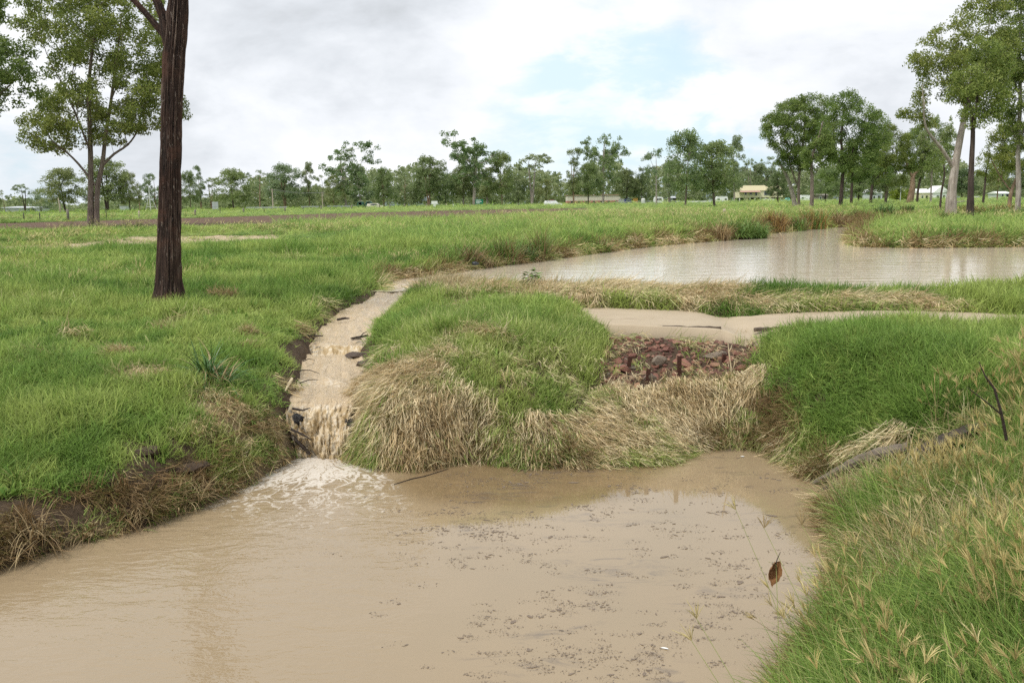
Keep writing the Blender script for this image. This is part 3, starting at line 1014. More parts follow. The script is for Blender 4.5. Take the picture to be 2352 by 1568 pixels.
# --- longer rank green grass: right hump, left edge, mound crown
long_src = [src('rank%d' % i, blades(24, .12, .25, .45, .0105, .38, 1.3, 200 + i, 4, (1, .95, .75, .45, 0)), [m_grass]) for i in range(4)]
LONG = [hitpoly([(1790, 790), (1900, 755), (2352, 735), (2700, 760), (2700, 1000), (2352, 980), (2000, 1000), (1830, 960)]), hitpoly([(-200, 640), (200, 640), (230, 690), (120, 740), (-200, 760)]),
        hitpoly([(-300, 800), (180, 830), (300, 850), (330, 900), (250, 1000), (100, 1090), (-300, 1120)]), hitpoly([(870, 765), (960, 705), (1100, 700), (1300, 718), (1460, 745), (1420, 790), (1200, 790), (1000, 775), (880, 800)]),
        hitpoly([(650, 700), (740, 640), (860, 620), (900, 640), (800, 690), (700, 740)]),
        hitpoly([(1960, 530), (2352, 520), (2700, 520), (2700, 560), (2352, 562), (1960, 562)]), hitpoly([(600, 500), (1700, 498), (1740, 520), (1400, 560), (1000, 600), (900, 600), (700, 560)])]
x, y, d, g = sample(105000, -46, 40, 3.4, 60, 6)
inl = np.zeros(len(x), bool)
nzl = (fbm(x * 2, y * 2, 81, 2) - .5)
for q in LONG:
    inl |= polysdf(x, y, q) < nzl * .5
cov, dry, sp, st, sr, ws = masks(x, y)
st_s = polysdf(x, y, TRACK)
kp = inl & (logclear(x, y) > .13) & (st_s > 3) & (bil(S_str, x, y) > .35) & (g.uniform(size=len(x)) < cov * np.where(dry > .5, .3, .8)) & (ws > .03)
x, y, d, dry = x[kp], y[kp], d[kp], dry[kp]
z = ground(x, y)
sxy = np.maximum(.9, d / 11) * g.uniform(.8, 1.2, len(x))
sz = g.uniform(.6, 1.15, len(x)) * (.65 + .6 * fbm(x * 1.3, y * 1.3, 83, 2)) * np.clip(d / 13, 1, 1.5)
grx, gry = bil(GRX, x, y), bil(GRY, x, y)
th = np.arctan2(-gry, -grx) + g.normal(0, .7, len(x))
ph = np.clip(np.abs(g.normal(.2, .2, len(x))) + np.minimum(np.hypot(grx, gry), 1.2) * .55, 0, 1.2)
hue = np.clip(.42 + (fbm(x * 1.4, y * 1.4, 87, 2) - .5) * 1.2 + (fbm(x * .7, y * .7, 85, 3) - .5) * 1.5 + g.normal(0, .14, len(x)) + .12 * sstep(18, 60, d) + .16, .25, 1)
tint = np.clip(dry * .7 + g.normal(.02, .09, len(x)), 0, 1)
scatter('rank_grass', 'longer rank green grass on the humps and bank tops', long_src, np.stack([x, y, z], 1), euler_tilt(th, ph, g.uniform(0, 2 * PI, len(x))),
        np.stack([sxy, sxy, sz], 1), tint, hue)

# --- matted straw, combed down the slopes by the flood
straw_src = [src('straw%d' % i, blades(22, .10, .235, .5, .0092, .17, .6, 300 + i, 4, (1, .95, .8, .5, 0)), [m_straw]) for i in range(5)]
x, y, d, g = sample(165000, -36, 36, 4.5, 40, 7)
cov, dry, sp, st, sr, ws = masks(x, y)
leftb = (x < -.24 * y) & (y < 10.2)
rk = polysdf(x, y, ROCKS) < .05
dry = np.where(rk, np.maximum(dry, .5), dry)
kp = (dry > .32) & (logclear(x, y) > .14) & (g.uniform(size=len(x)) < np.where(leftb, .45, np.where(rk, .35, 1))) & (g.uniform(size=len(x)) < np.clip(dry * 1.1, 0, 1) * np.maximum(cov, np.where(leftb, .06, .25))) & (ws > .0)
x, y, d, dry, ws = x[kp], y[kp], d[kp], dry[kp], ws[kp]
z = ground(x, y)
grx, gry = bil(GRX, x, y), bil(GRY, x, y)
slope = np.hypot(grx, gry)
flow = np.arctan2(-gry - .25, -grx + .12) + (fbm(x * 1.1, y * 1.1, 91, 2) - .5) * 1.5 + g.normal(0, .22, len(x))
gdir = np.clip(grx * np.cos(flow) + gry * np.sin(flow), -2.2, 2.2)
ph = np.clip(PI / 2 - np.arctan(gdir) - np.abs(g.normal(.10, .11, len(x))), .3, 2.7)
ph = np.where(g.uniform(size=len(x)) < .05, ph - g.uniform(.3, .8, len(x)), ph)
sxy = np.maximum(1.0, d / 11) * g.uniform(.85, 1.15, len(x))
sl = g.uniform(.7, 1.15, len(x)) * np.clip(d / 12, .9, 1.6) * np.where((x < -.24 * y) & (y < 10.2), .5, 1) * np.where(polysdf(x, y, ROCKS) < .05, .5, 1)
nearw = (1 - sstep(.0, .3, ws))
left = (x < -.24 * y) & (y < 22)
tint = np.clip(.50 + .38 * dry + g.normal(0, .17, len(x)) - .34 * sstep(.5, .75, fbm(x * 1.7, y * 1.7, 95, 3)), 0, 1)
hue = np.clip(.74 + (fbm(x * 2.3, y * 2.3, 93, 3) - .5) * 1.1 + g.normal(0, .18, len(x)) - nearw * .14 - left * .40, 0, 1)
scatter('dry_grass', 'flattened straw coloured grass combed down the slopes', straw_src, np.stack([x, y, z + .02], 1), euler_tilt(flow, ph, g.uniform(0, 2 * PI, len(x))),
        np.stack([sxy, sxy, sl], 1), tint, hue, seed=3)

# --- brown thatch hanging over the water's edge
hang_src = [src('thatch%d' % i, blades(22, .08, .30, .4, .007, .25, .9, 400 + i, 4, (1, .95, .8, .5, 0)), [m_brown]) for i in range(4)]
x, y, d, g = sample(310000, -46, 40, 4.5, 75, 8)
ws = bil(WSD, x, y)
cov, dry, sp, st, sr, _ = masks(x, y)
patch = fbm(x * 1.4, y * 1.4, 99, 3)
kp = (logclear(x, y) > .14) & (ws > .02) & (ws < .22 + .012 * d) & (bil(S_str, x, y) > .4) & (patch > .42) & (g.uniform(size=len(x)) < np.where((y < 9.6) & (x < -1.2), .16, np.where((y < 11) & (x < 3.2), .22, .6)))
kp &= ~((bil(S_pond, x, y) < .6) & (y < 17))
x, y, d, ws = x[kp], y[kp], d[kp], ws[kp]
z = ground(x, y)
e = .02 * np.maximum(d, 5)
wx = bil(WSD, x + e, y) - bil(WSD, x - e, y)
wy = bil(WSD, x, y + e) - bil(WSD, x, y - e)
th = np.arctan2(-wy, -wx) + g.normal(0, .5, len(x))
ph = np.clip(g.normal(1.5, .45, len(x)), .1, 2.4)
sxy = np.maximum(.9, d / 12) * g.uniform(.8, 1.2, len(x))
scatter('bank_thatch', 'brown dead thatch hanging over the water edge', hang_src, np.stack([x, y, z + .02], 1), euler_tilt(th, ph, g.uniform(0, 2 * PI, len(x))),
        np.stack([sxy, sxy, g.uniform(.5, 1.1, len(x)) * np.clip(d / 14, 1, 1.6)], 1), np.clip(g.normal(.62, .25, len(x)), 0, 1), np.clip(g.normal(.42, .22, len(x)), 0, 1), seed=4)

# --- low broad leaved weeds
weed_src = [src('weed%d' % i, blades(11, .05, .13, .4, .030, .75, .9, 450 + i, 4, (.35, 1, .9, .5, 0)), [m_grass]) for i in range(4)]
x, y, d, g = sample(9000, -36, 30, 4.5, 30, 14)
cov, dry, sp, st, sr, ws = masks(x, y)
kp = (ws > .12) & (cov > .15) & (dry < .6) & (fbm(x * .9, y * .9, 141, 3) > .50) & (g.uniform(size=len(x)) < .55)
x, y, d = x[kp], y[kp], d[kp]
sc_w = g.uniform(.6, 1.3, len(x)) * np.clip(d / 14, .9, 1.6)
scatter('weeds', 'low broad leaved weeds scattered through the grass', weed_src, np.stack([x, y, ground(x, y) + .03], 1),
        euler_tilt(g.uniform(0, 6.28, len(x)), np.abs(g.normal(.1, .2, len(x))), g.uniform(0, 6.28, len(x))),
        np.stack([sc_w, sc_w, sc_w], 1), np.clip(g.normal(.05, .12, len(x)), 0, 1), np.clip(g.normal(.35, .22, len(x)), 0, 1), seed=8)

# --- pale seed stalks over the middle field


def stalks(n, h, seed, heads=True):
    g = np.random.default_rng(seed)
    V, F, M = [], [], []

    def strip(pts, wd, mi):
        o = len(V)
        a = g.uniform(0, PI)
        sd_ = np.array([math.cos(a), math.sin(a), .0])
        for k, q in enumerate(pts):
            ww = wd[k] if hasattr(wd, '__len__') else wd
            V.append(q - sd_ * ww / 2)
            V.append(q + sd_ * ww / 2)
        for k in range(len(pts) - 1):
            F.append((o + 2 * k, o + 2 * k + 1, o + 2 * k + 3, o + 2 * k + 2))
            M.append(mi)
    for _ in range(n):
        a, q = g.uniform(0, 2 * PI), .09 * math.sqrt(g.uniform())
        p = np.array([q * math.cos(a), q * math.sin(a), -.02])
        th = g.uniform(0, 2 * PI)
        dv = np.array([math.cos(th), math.sin(th), 0])
        L = h * g.uniform(.6, 1.1)
        an, cu = g.uniform(.02, .3), g.uniform(0, .55)
        pts = [p.copy()]
        for k in range(5):
            p = p + L / 5 * (math.cos(an) * np.array([0, 0, 1]) + math.sin(an) * dv)
            an += cu / 5
            pts.append(p.copy())
        strip(pts, [.005, .0045, .004, .0036, .0032, .0028], 0)
        T = pts[-1] - pts[-2]
        T /= np.linalg.norm(T)
        a1 = np.cross(T, [0.3, .8, .1])
        a1 /= np.linalg.norm(a1)
        b1 = np.cross(T, a1)
        if heads:
            sp_ = g.uniform(.08, .62)
            for k in range(g.integers(8, 15)):
                fa_ = 2 * PI * g.uniform()
                rad = math.cos(fa_) * a1 + math.sin(fa_) * b1
                L2, s_ = g.uniform(.08, .14), sp_ * g.uniform(.5, 1.2)
                q = [pts[-1].copy()]
                an2 = s_ * .6
                for j in range(3):
                    q.append(q[-1] + L2 / 3 * (math.cos(an2) * T + math.sin(an2) * rad - np.array([0, 0, .12 * j])))
                    an2 += s_ * .3
                strip(q, [.0022, .0040, .0034, .001], 1)
        else:
            q = [pts[-1] + T * k * .035 for k in range(4)]
            strip(q, [.004, .013, .011, .002], 1)
        for k in range(2):                                     # stem leaves
            i0 = g.integers(0, 4)
            la = g.uniform(0, 2 * PI)
            ld = np.array([math.cos(la), math.sin(la), 0])
            q = [pts[i0].copy()]
            an2 = .4
            L2 = g.uniform(.10, .25)
            for j in range(3):
                q.append(q[-1] + L2 / 3 * (math.cos(an2) * np.array([0, 0, 1]) + math.sin(an2) * ld))
                an2 += .45
            strip(q, [.005, .0055, .004, .0008], 0)
    return (V, F), M


m_seed = grass_mat('seed_head', [(.42, .34, .13), (.55, .45, .19), (.66, .57, .28)], [(.46, .37, .16), (.60, .49, .23), (.72, .62, .34)], .35, .6)
m_stem = grass_mat('stem', [(.10, .17, .03), (.16, .22, .05), (.24, .25, .08)], [(.34, .28, .11), (.42, .33, .16), (.52, .42, .24)], .25)
fs = []
for i in range(3):
    VF, M = stalks(9, .42, 500 + i, False)
    fs.append(src('stalk%d' % i, VF, [m_stem, m_seed], M))
x, y, d, g = sample(15000, -36, 36, 18, 110, 9)
cov, dry, sp, st, sr, ws = masks(x, y)
pt = fbm(x * .12, y * .12, 111, 3)
kp = (cov > .5) & (ws > .6) & (pt > .40) & (g.uniform(size=len(x)) < sstep(.4, .62, pt) * .5)
x, y, d = x[kp], y[kp], d[kp]
s_ = np.clip(d / 28, .8, 2.6)
scatter('seeding_grass', 'pale seeding grass stalks standing above the field', fs, np.stack([x, y, ground(x, y)], 1),
        euler_tilt(g.normal(.2, .8, len(x)), np.abs(g.normal(.1, .15, len(x))), g.uniform(0, 6.28, len(x))),
        np.stack([s_, s_, g.uniform(.7, 1.3, len(x)) * np.clip(d / 40, .8, 1.5)], 1), np.clip(g.normal(.25, .2, len(x)), 0, 1), np.clip(g.normal(.85, .2, len(x)), 0, 1), seed=5)

# --- tall grass with finger heads on the near right bank
tall_src = []
for i in range(6):
    VF, M = stalks(7, .52, 600 + i, True)
    tall_src.append(src('finger%d' % i, VF, [m_stem, m_seed], M))
TALL = hitpoly([(1990, 1080), (2140, 1010), (2250, 930), (2352, 870), (2800, 850), (2800, 1900), (2300, 1900), (1700, 1800), (1850, 1560), (1880, 1400), (1960, 1250), (1930, 1160)])
x, y, d, g = sample(24000, -2, 46, 2.2, 9.5, 10)
s_ = polysdf(x, y, TALL)
ws = bil(WSD, x, y)
kp = (s_ < 0) & (logclear(x, y) > .22) & (ws > .02) & (g.uniform(size=len(x)) < (d / 5.0) ** 2 * .048 * (.35 + 1.3 * sstep(.45, .62, fbm(x * 1.1, y * 1.1, 133, 2)))) & (fbm(x * 1.6, y * 1.6, 121, 2) > .36)
x, y, d = x[kp], y[kp], d[kp]
scatter('finger_grass', 'tall grass with tan finger shaped seed heads on the near bank', tall_src, np.stack([x, y, ground(x, y)], 1),
        euler_tilt(g.normal(PI, 1.0, len(x)), np.abs(g.normal(.28, .25, len(x))), g.uniform(0, 6.28, len(x))),
        np.stack([np.ones(len(x))] * 2 + [g.uniform(.65, 1.15, len(x))], 1), np.clip(g.normal(.34, .25, len(x)), 0, 1), np.clip(g.normal(.5, .22, len(x)), 0, 1), seed=6)
nearg_src = [src('near%d' % i, blades(16, .09, .42, .45, .0095, .30, 1.2, 700 + i, 5, (1, 1, .85, .65, .4, 0)), [m_grass]) for i in range(5)]
x, y, d, g = sample(34000, -4, 46, 1.9, 9.0, 12)
s_ = polysdf(x, y, TALL)
ws = bil(WSD, x, y)
kp = (s_ < .1) & (logclear(x, y) > .20) & (ws > .10) & (g.uniform(size=len(x)) < np.clip((d / 5.0) ** 2 * .52, 0, 1))
x, y, d = x[kp], y[kp], d[kp]
nz = fbm(x * 1.3, y * 1.3, 131, 3)
scatter('bank_grass', 'mixed green and dry grass thick on the near bank', nearg_src, np.stack([x, y, ground(x, y)], 1),
        euler_tilt(g.normal(PI, 1.2, len(x)), np.abs(g.normal(.3, .3, len(x))), g.uniform(0, 6.28, len(x))),
        np.stack([g.uniform(.8, 1.1, len(x))] * 2 + [g.uniform(.45, 1.0, len(x))], 1), np.clip(.14 + sstep(.50, .66, nz) * .42 + g.normal(0, .16, len(x)), 0, 1), np.clip(g.normal(.45, .28, len(x)), 0, 1), seed=7)

# ------------------------------------------------------------------ trees


def bark_mat(name, c1, c2, c3, sx=9.0, sz=.8, bump=.6, streak=.5):
    m_, t = mat(name)
    co = t.n('ShaderNodeTexCoord').outputs['Object']
    mp = t.n('ShaderNodeMapping', {0: co, 'Scale': (sx, sx, sz)}).outputs[0]
    a = t.noise(mp, 1.6, 5, .65, .4)
    b = t.noise(co, 1.3, 3, .6)
    c = t.ramp(a, [(.30, c1), (.52, c2), (.72, c3)])
    c = t.mix(1.0, c, t.ramp(b, [(.3, .75), (.7, 1.2)]), 'MULTIPLY')
    bp = t.n('ShaderNodeBump', {'Height': a, 'Strength': bump, 'Distance': .05})
    p = t.n('ShaderNodeBsdfPrincipled', {'Base Color': c, 'Roughness': .85, 'Specular IOR Level': .2, 'Normal': bp.outputs[0]})
    t.n('ShaderNodeOutputMaterial', {0: p.outputs[0]})
    return m_


def leaf_mat(name, c1, c2, c3, trans=.5):
    m_, t = mat(name)
    ta = t.n('ShaderNodeAttribute', attribute_name='tint').outputs['Fac']
    ob = t.n('ShaderNodeObjectInfo').outputs['Random']
    c = t.ramp(ta, [(0.05, c1), (.5, c2), (.95, c3)])
    c = t.mix(1.0, c, t.ramp(ob, [(0, (.85, .92, .95)), (1, (1.15, 1.06, 1.0))]), 'MULTIPLY')
    p = t.n('ShaderNodeBsdfPrincipled', {'Base Color': c, 'Roughness': .5, 'Specular IOR Level': .35})
    tr = t.n('ShaderNodeBsdfTranslucent', {0: c})
    mx = t.n('ShaderNodeMixShader', {0: trans, 1: p.outputs[0], 2: tr.outputs[0]})
    t.n('ShaderNodeOutputMaterial', {0: mx.outputs[0]})
    return m_


b_brown = bark_mat('brown_bark', (.095, .073, .058), (.20, .157, .128), (.32, .26, .215))
b_grey = bark_mat('pale_bark', (.20, .165, .135), (.36, .31, .265), (.52, .47, .42), 5, .5, .3)
b_dark = bark_mat('dark_bark', (.035, .026, .022), (.075, .055, .045), (.14, .105, .085))
b_tan = bark_mat('tan_bark', (.13, .085, .055), (.27, .18, .12), (.40, .32, .25), 5, .6, .3)
l_olive = leaf_mat('olive_leaves', (.105, .150, .036), (.215, .275, .066), (.33, .37, .11))
l_green = leaf_mat('green_leaves', (.105, .160, .042), (.205, .285, .070), (.32, .38, .12))
l_grey = leaf_mat('grey_green_leaves', (.15, .205, .10), (.26, .325, .16), (.37, .43, .25))
l_lime = leaf_mat('yellow_green_leaves', (.16, .20, .02), (.27, .33, .035), (.38, .43, .07))
l_dark = leaf_mat('dark_leaves', (.06, .095, .038), (.125, .175, .065), (.21, .26, .10))


def pt_in_poly(px, py, poly):
    return polysdf(px, py, poly) < 0


def skeleton(stems, clumps, r_tip=.012, power=2.35, r_floor=None):
    """stems: list of (pts Nx3, radii N, parent stem index or None); clumps Nx3. Returns chains [(pts, radii)]"""
    nodes, par, cost, fixed = [], [], [], []
    for pts, rad, attach in stems:
        prev = -1
        if attach is not None:
            prev = int(np.argmin([np.linalg.norm(np.array(q) - pts[0]) for q in nodes]))
        for i, q in enumerate(pts):
            if attach is not None and i == 0:
                continue
            c0 = 0 if prev < 0 else cost[prev] + np.linalg.norm(np.array(q) - nodes[prev])
            nodes.append(np.array(q, float))
            par.append(prev)
            cost.append(c0)
            fixed.append(rad[i])
            prev = len(nodes) - 1
    root = nodes[0]
    order = np.argsort(np.linalg.norm(clumps - np.array([s[0][-1] for s in stems]).mean(0), axis=1))
    zmin = min(s[0][0][2] for s in stems)
    H = max(c[2] for c in clumps) - zmin
    lowlim = zmin + .22 * H
    for ci in order:
        c = clumps[ci]
        N_ = np.array(nodes)
        d = np.linalg.norm(N_ - c, axis=1)
        up = c[2] - N_[:, 2]
        k = d + .28 * np.array(cost) + np.where(up < .1 * d, (d * .6), 0) + np.where(N_[:, 2] < lowlim, 50, 0)
        j = int(np.argmin(k))
        a = N_[j]
        L = d[j]
        nseg = max(1, int(L / .9))
        prev = j
        for s in range(1, nseg + 1):
            f = s / nseg
            q = a + (c - a) * f
            q = q + np.array([0, 0, -.10 * L * math.sin(PI * f) * (1 if L > .8 else .3)]) + np.random.default_rng(ci * 13 + s).normal(0, .05 * L / nseg + .02, 3) * (1 if s < nseg else 0)
            nodes.append(q)
            par.append(prev)
            cost.append(cost[prev] + L / nseg)
            fixed.append(None)
            prev = len(nodes) - 1
    n = len(nodes)
    acc = np.zeros(n)
    kids = [[] for _ in range(n)]
    for i in range(n):
        if par[i] >= 0:
            kids[par[i]].append(i)
    rad = np.zeros(n)
    for i in range(n - 1, -1, -1):
        if not kids[i]:
            acc[i] = r_tip ** power
        rad[i] = acc[i] ** (1 / power)
        if fixed[i] is not None:
            rad[i] = fixed[i]
        if par[i] >= 0:
            acc[par[i]] += acc[i]
    for i in range(n):                                  # a branch is never thicker than what carries it
        if par[i] >= 0 and fixed[i] is None:
            rad[i] = min(rad[i], rad[par[i]] * .85)
    done = set()
    chains = []
    starts = [i for i in range(n) if par[i] < 0]
    stack = list(starts)
    while stack:
        s = stack.pop()
        ch, cur = ([par[s]] if par[s] >= 0 else []) + [s], s
        while kids[cur]:
            ks = sorted(kids[cur], key=lambda q: -(rad[q] + (1 if fixed[q] is not None and fixed[cur] is not None else 0)))
            nx = ks[0]
            stack += ks[1:]
            ch.append(nx)
            cur = nx
        pts = np.array([nodes[i] for i in ch])
        rr = np.array([rad[i] for i in ch])
        if par[s] >= 0:
            rr[0] = min(rr[1] * 1.15, rad[par[s]])
        chains.append((pts, rr))
    return chains


def tubes_mesh(name, chains, flare=True):
    b = MB()
    for pts, rr in chains:
        if len(pts) < 2:
            continue
        n = 10 if rr.max() > .16 else (6 if rr.max() > .05 else 4)
        if rr.max() > .05 and len(pts) > 2:              # smooth the limb
            tt = np.linspace(0, len(pts) - 1, (len(pts) - 1) * 3 + 1)
            P_ = np.stack([np.interp(tt, range(len(pts)), pts[:, i]) for i in range(3)], 1)
            for _ in range(2):
                P_[1:-1] = (P_[:-2] + 2 * P_[1:-1] + P_[2:]) / 4
            rr = np.interp(tt, range(len(pts)), rr)
            pts = P_
        b.tube(pts, rr, n, cap=False, jit=.06)
    return b.mesh(name, True)


def leaves_mesh(name, clumps, rad, per, size, aspect, seed, flat=.75, droop=.5):
    g = np.random.default_rng(seed)
    n = len(clumps) * per
    base = np.repeat(clumps, per, 0)
    rr = np.repeat(np.broadcast_to(rad, (len(clumps),)), per)
    v = g.normal(size=(n, 3))
    v /= np.linalg.norm(v, axis=1)[:, None]
    q = g.uniform(0, 1, n) ** .45
    c = base + v * (rr * q)[:, None] * np.array([1, 1, flat])
    c[:, 2] -= (np.hypot(v[:, 0], v[:, 1]) * q) ** 2 * rr * .35            # umbrella of foliage over each twig
    d = g.normal(size=(n, 3))
    d[:, 2] -= droop
    d += v * .5
    d /= np.linalg.norm(d, axis=1)[:, None]
    s = np.cross(d, g.normal(size=(n, 3)))
    s /= np.linalg.norm(s, axis=1)[:, None]
    L = size * g.uniform(.6, 1.35, n)[:, None]
    W = L * aspect
    V = np.stack([c - d * L / 2, c + s * W / 2, c + d * L / 2, c - s * W / 2], 1).reshape(-1, 3)
    F = np.arange(n * 4).reshape(n, 4)
    me = new_mesh(name, V, F)
    ctint = np.repeat(g.normal(0, .14, len(clumps)), per)
    t = np.clip(.5 + ctint + g.normal(0, .22, n), 0, 1)
    fattr(me, 'tint', np.repeat(t, 4))
    return me


def crown_clumps(poly, Y, base, cr, seed, thin=.0, depthk=.42, fill=3.0):
    """clump centres inside an outline given in photograph coordinates at distance Y; local to base"""
    g = np.random.default_rng(seed)
    pts = np.array([at_y(a, b, Y) for a, b in poly])
    P2 = pts[:, [0, 2]] - np.array([base[0], base[2]])
    lo, hi = P2.min(0), P2.max(0)
    area = .5 * abs(np.sum(P2[:, 0] * np.roll(P2[:, 1], 1) - P2[:, 1] * np.roll(P2[:, 0], 1)))
    n = int(area / (cr * cr * 2.2) * fill) + 4
    out = []
    shrink = cr * .55
    tries = 0
    while len(out) < n and tries < 40:
        tries += 1
        q = g.uniform(lo, hi, (n * 3, 2))
        s = polysdf(q[:, 0], q[:, 1], P2)
        q = q[s < -shrink * g.uniform(.2, 1.0, len(s))]
        for a, b in q:
            row = np.linspace(lo[0], hi[0], 60)
            ins = row[polysdf(row, np.full(60, b), P2) < 0]
            if len(ins) < 2:
                continue
            # the connected stretch that holds a
            wl, wr = ins.min(), ins.max()
            w2 = (wr - wl) / 2 + .01
            xc = (wl + wr) / 2
            el = math.sqrt(max(.05, 1 - ((a - xc) / w2) ** 2))
            yy = g.uniform(-1, 1) * depthk * 2 * w2 * el
            if thin and fbm(np.array([a * .8 + yy * .5]), np.array([b * .8 + seed]), seed, 2)[0] < thin:
                continue
            out.append((a, yy, b))
            if len(out) >= n:
                break
    return np.array(out)


def px_stem(Y, base, pts, dy=None):
    """pts: (px, py, radius px) -> local points, radii in metres"""
    P_, R_ = [], []
    for i, (a, b, r) in enumerate(pts):
        q = at_y(a, b, Y) - base
        q[1] = 0 if dy is None else dy * i / max(1, len(pts) - 1)
        P_.append(q)
        R_.append(.66 * r * Y / PF)
    return np.array(P_), np.array(R_)


def gum(base_px, Y, stems, poly, label, bark, leaf, cr=.55, per=108, leafsize=0.168, thin=0., fill=3.0, seed=1, group='gum trees standing round the pond', depthk=.42, extra=None, aspect=.42, droop=.5):
    if Y is None:
        base = hit(*base_px)
        Y = base[1]
    else:
        q = at_y(base_px[0], base_px[1], Y)
        base = np.array([q[0], Y, gz(q[0], Y)])
    st_ = []
    for i, s in enumerate(stems):
        pts, attach, dy = s
        P_, R_ = px_stem(Y, base, pts, dy)
        if attach is None:
            P_[0][2] = -.25
            R_ = R_.copy()
            if len(P_) > 1:
                z1 = min(.7, P_[1][2] * .5)
                mid = P_[0] + (P_[1] - P_[0]) * (z1 / P_[1][2])
                mid[2] = z1
                R0_ = R_[0]
                P_ = np.concatenate([[P_[0]], [mid], P_[1:]])
                R_ = np.concatenate([[R0_ * 1.15], [R0_ * .98], R_[1:]])
        st_.append((P_, R_, attach))
    cl = crown_clumps(poly, Y, base, cr, seed, thin, depthk, fill)
    if extra is not None:
        for pl, f in extra:
            cl = np.concatenate([cl, crown_clumps(pl, Y, base, cr, seed + 5, 0, .3, f)])
    ch = skeleton(st_, cl)
    t_ = thing('gum_tree', label, 'tree', base, group)
    obj('trunk', tubes_mesh('trunk', ch), bark, t_)
    g = np.random.default_rng(seed)
    obj('crown', leaves_mesh('crown', cl, cr * g.uniform(.75, 1.25, len(cl)), per, leafsize, aspect, seed, droop=droop), leaf, t_)
    return t_


# the two trees at the left
gum((214, 520), None, [([(208, 520, 11), (209, 440, 9), (208, 350, 8), (205, 270, 7), (203, 200, 5.5), (213, 100, 4), (228, 20, 2.5)], None, 0),
                       ([(222, 520, 9), (221, 430, 8), (233, 380, 7), (237, 320, 6), (250, 230, 5), (262, 130, 3.5), (272, 30, 2)], None, .5),
                       ([(205, 412, 4), (183, 372, 3.6), (158, 345, 2.8), (125, 318, 1.8)], 0, -1.0),
                       ([(234, 374, 4.5), (256, 352, 4), (283, 334, 3.2), (302, 300, 2.4)], 1, 1.0),
                       ([(207, 330, 4), (185, 270, 3), (165, 200, 2), (140, 150, 1.2)], 0, -1.5)],
    [(42, 300), (50, 285), (85, 265), (95, 205), (130, 200), (120, 150), (140, 130), (100, 115), (45, 72), (50, 20), (70, -40), (140, -90), (260, -100), (340, -60), (372, 0),
     (395, 110), (400, 190), (438, 218), (420, 262), (368, 290), (345, 315), (295, 318), (245, 330), (210, 337), (158, 350), (118, 355), (60, 335)],
    'tall twin trunked gum with a broad leafy crown beside the ploughed strip', b_brown, l_olive, cr=.62, per=124, leafsize=0.202, thin=.33, fill=3.7, seed=21, group='gum trees in the left field')
gum((-110, 525), 48, [([(-110, 525, 12), (-105, 300, 9), (-90, 150, 6), (-70, 20, 3)], None, 0), ([(-105, 330, 5), (-40, 240, 3), (30, 180, 1.6)], 0, .5)],
    [(-260, 100), (-150, 20), (-60, -60), (10, -20), (14, 20), (0, 40), (-20, 70), (0, 86), (45, 92), (85, 140), (84, 178), (102, 208), (70, 214), (30, 232), (0, 248), (-100, 280), (-230, 230)],
    'gum crown reaching in over the left edge of the photo', b_brown, l_olive, cr=.55, per=124, leafsize=0.185, thin=.25, fill=3.8, seed=22, group='gum trees in the left field')

# the group on the far bank, right of the middle
G2 = 'gum trees beyond the pond'
gum((1835, 477), None, [([(1835, 477, 5), (1834, 430, 4.6), (1838, 370, 4), (1848, 310, 3), (1850, 250, 2)], None, 0), ([(1834, 440, 3), (1815, 390, 2.5), (1803, 330, 1.8), (1790, 280, 1)], 0, -1)],
    [(1738, 318), (1748, 290), (1765, 255), (1800, 230), (1850, 215), (1900, 222), (1915, 280), (1905, 340), (1880, 372), (1850, 390), (1800, 378), (1775, 345), (1760, 320)],
    'dark multi stemmed gum at the left end of the rounded clump beyond the pond', b_brown, l_green, cr=.75, per=131, leafsize=0.252, thin=.24, fill=4.7, seed=31, group=G2)
gum((1828, 467), 128, [([(1828, 467, 8), (1814, 420, 6), (1800, 390, 5), (1785, 365, 2.5)], None, 0)],
    [(1772, 385), (1785, 350), (1830, 345), (1845, 390), (1810, 405)], 'pale leaning trunk slanting left under the rounded clump', b_grey, l_green, cr=.7, per=108, leafsize=0.269, fill=1.4, seed=32, group=G2)
gum((1865, 480), None, [([(1864, 480, 7), (1866, 410, 5.5), (1862, 365, 4.5), (1880, 320, 3), (1890, 280, 2)], None, 0)],
    [(1835, 385), (1845, 330), (1880, 285), (1920, 300), (1915, 370), (1890, 395)], 'grey brown straight trunk standing third from the left of the rounded clump', b_brown, l_green, cr=.75, per=124, leafsize=0.252, thin=.2, fill=3.4, seed=33, group=G2)
gum((1933, 478), None, [([(1930, 478, 7), (1934, 425, 6), (1937, 385, 5), (1932, 330, 4), (1935, 260, 2.2)], None, 0), ([(1937, 388, 3.6), (1960, 350, 3), (1985, 300, 2), (2000, 262, 1)], 0, 1.2), ([(1935, 400, 3), (1912, 350, 2.4), (1905, 290, 1.4)], 0, -1.2)],
    [(1880, 310), (1893, 240), (1910, 213), (1942, 203), (1970, 214), (1995, 222), (2020, 245), (2032, 280), (2042, 330), (2000, 372), (1960, 384), (1900, 374)],
    'dark gum with the highest dome of the rounded clump', b_dark, l_green, cr=.78, per=131, leafsize=0.252, thin=.22, fill=3.6, seed=34, group=G2, extra=[([(1885, 372), (2045, 368), (2050, 420), (1960, 428), (1890, 415)], 1.5)])
gum((1956, 473), None, [([(1955, 473, 4.5), (1957, 400, 4), (1965, 340, 2.4)], None, 0)], [(1925, 385), (1940, 330), (1990, 300), (2040, 330), (2010, 395), (1960, 412)],
    'slim dark trunk just right of the highest dome', b_dark, l_green, cr=.8, per=124, leafsize=0.269, thin=.2, fill=3.1, seed=35, group=G2)
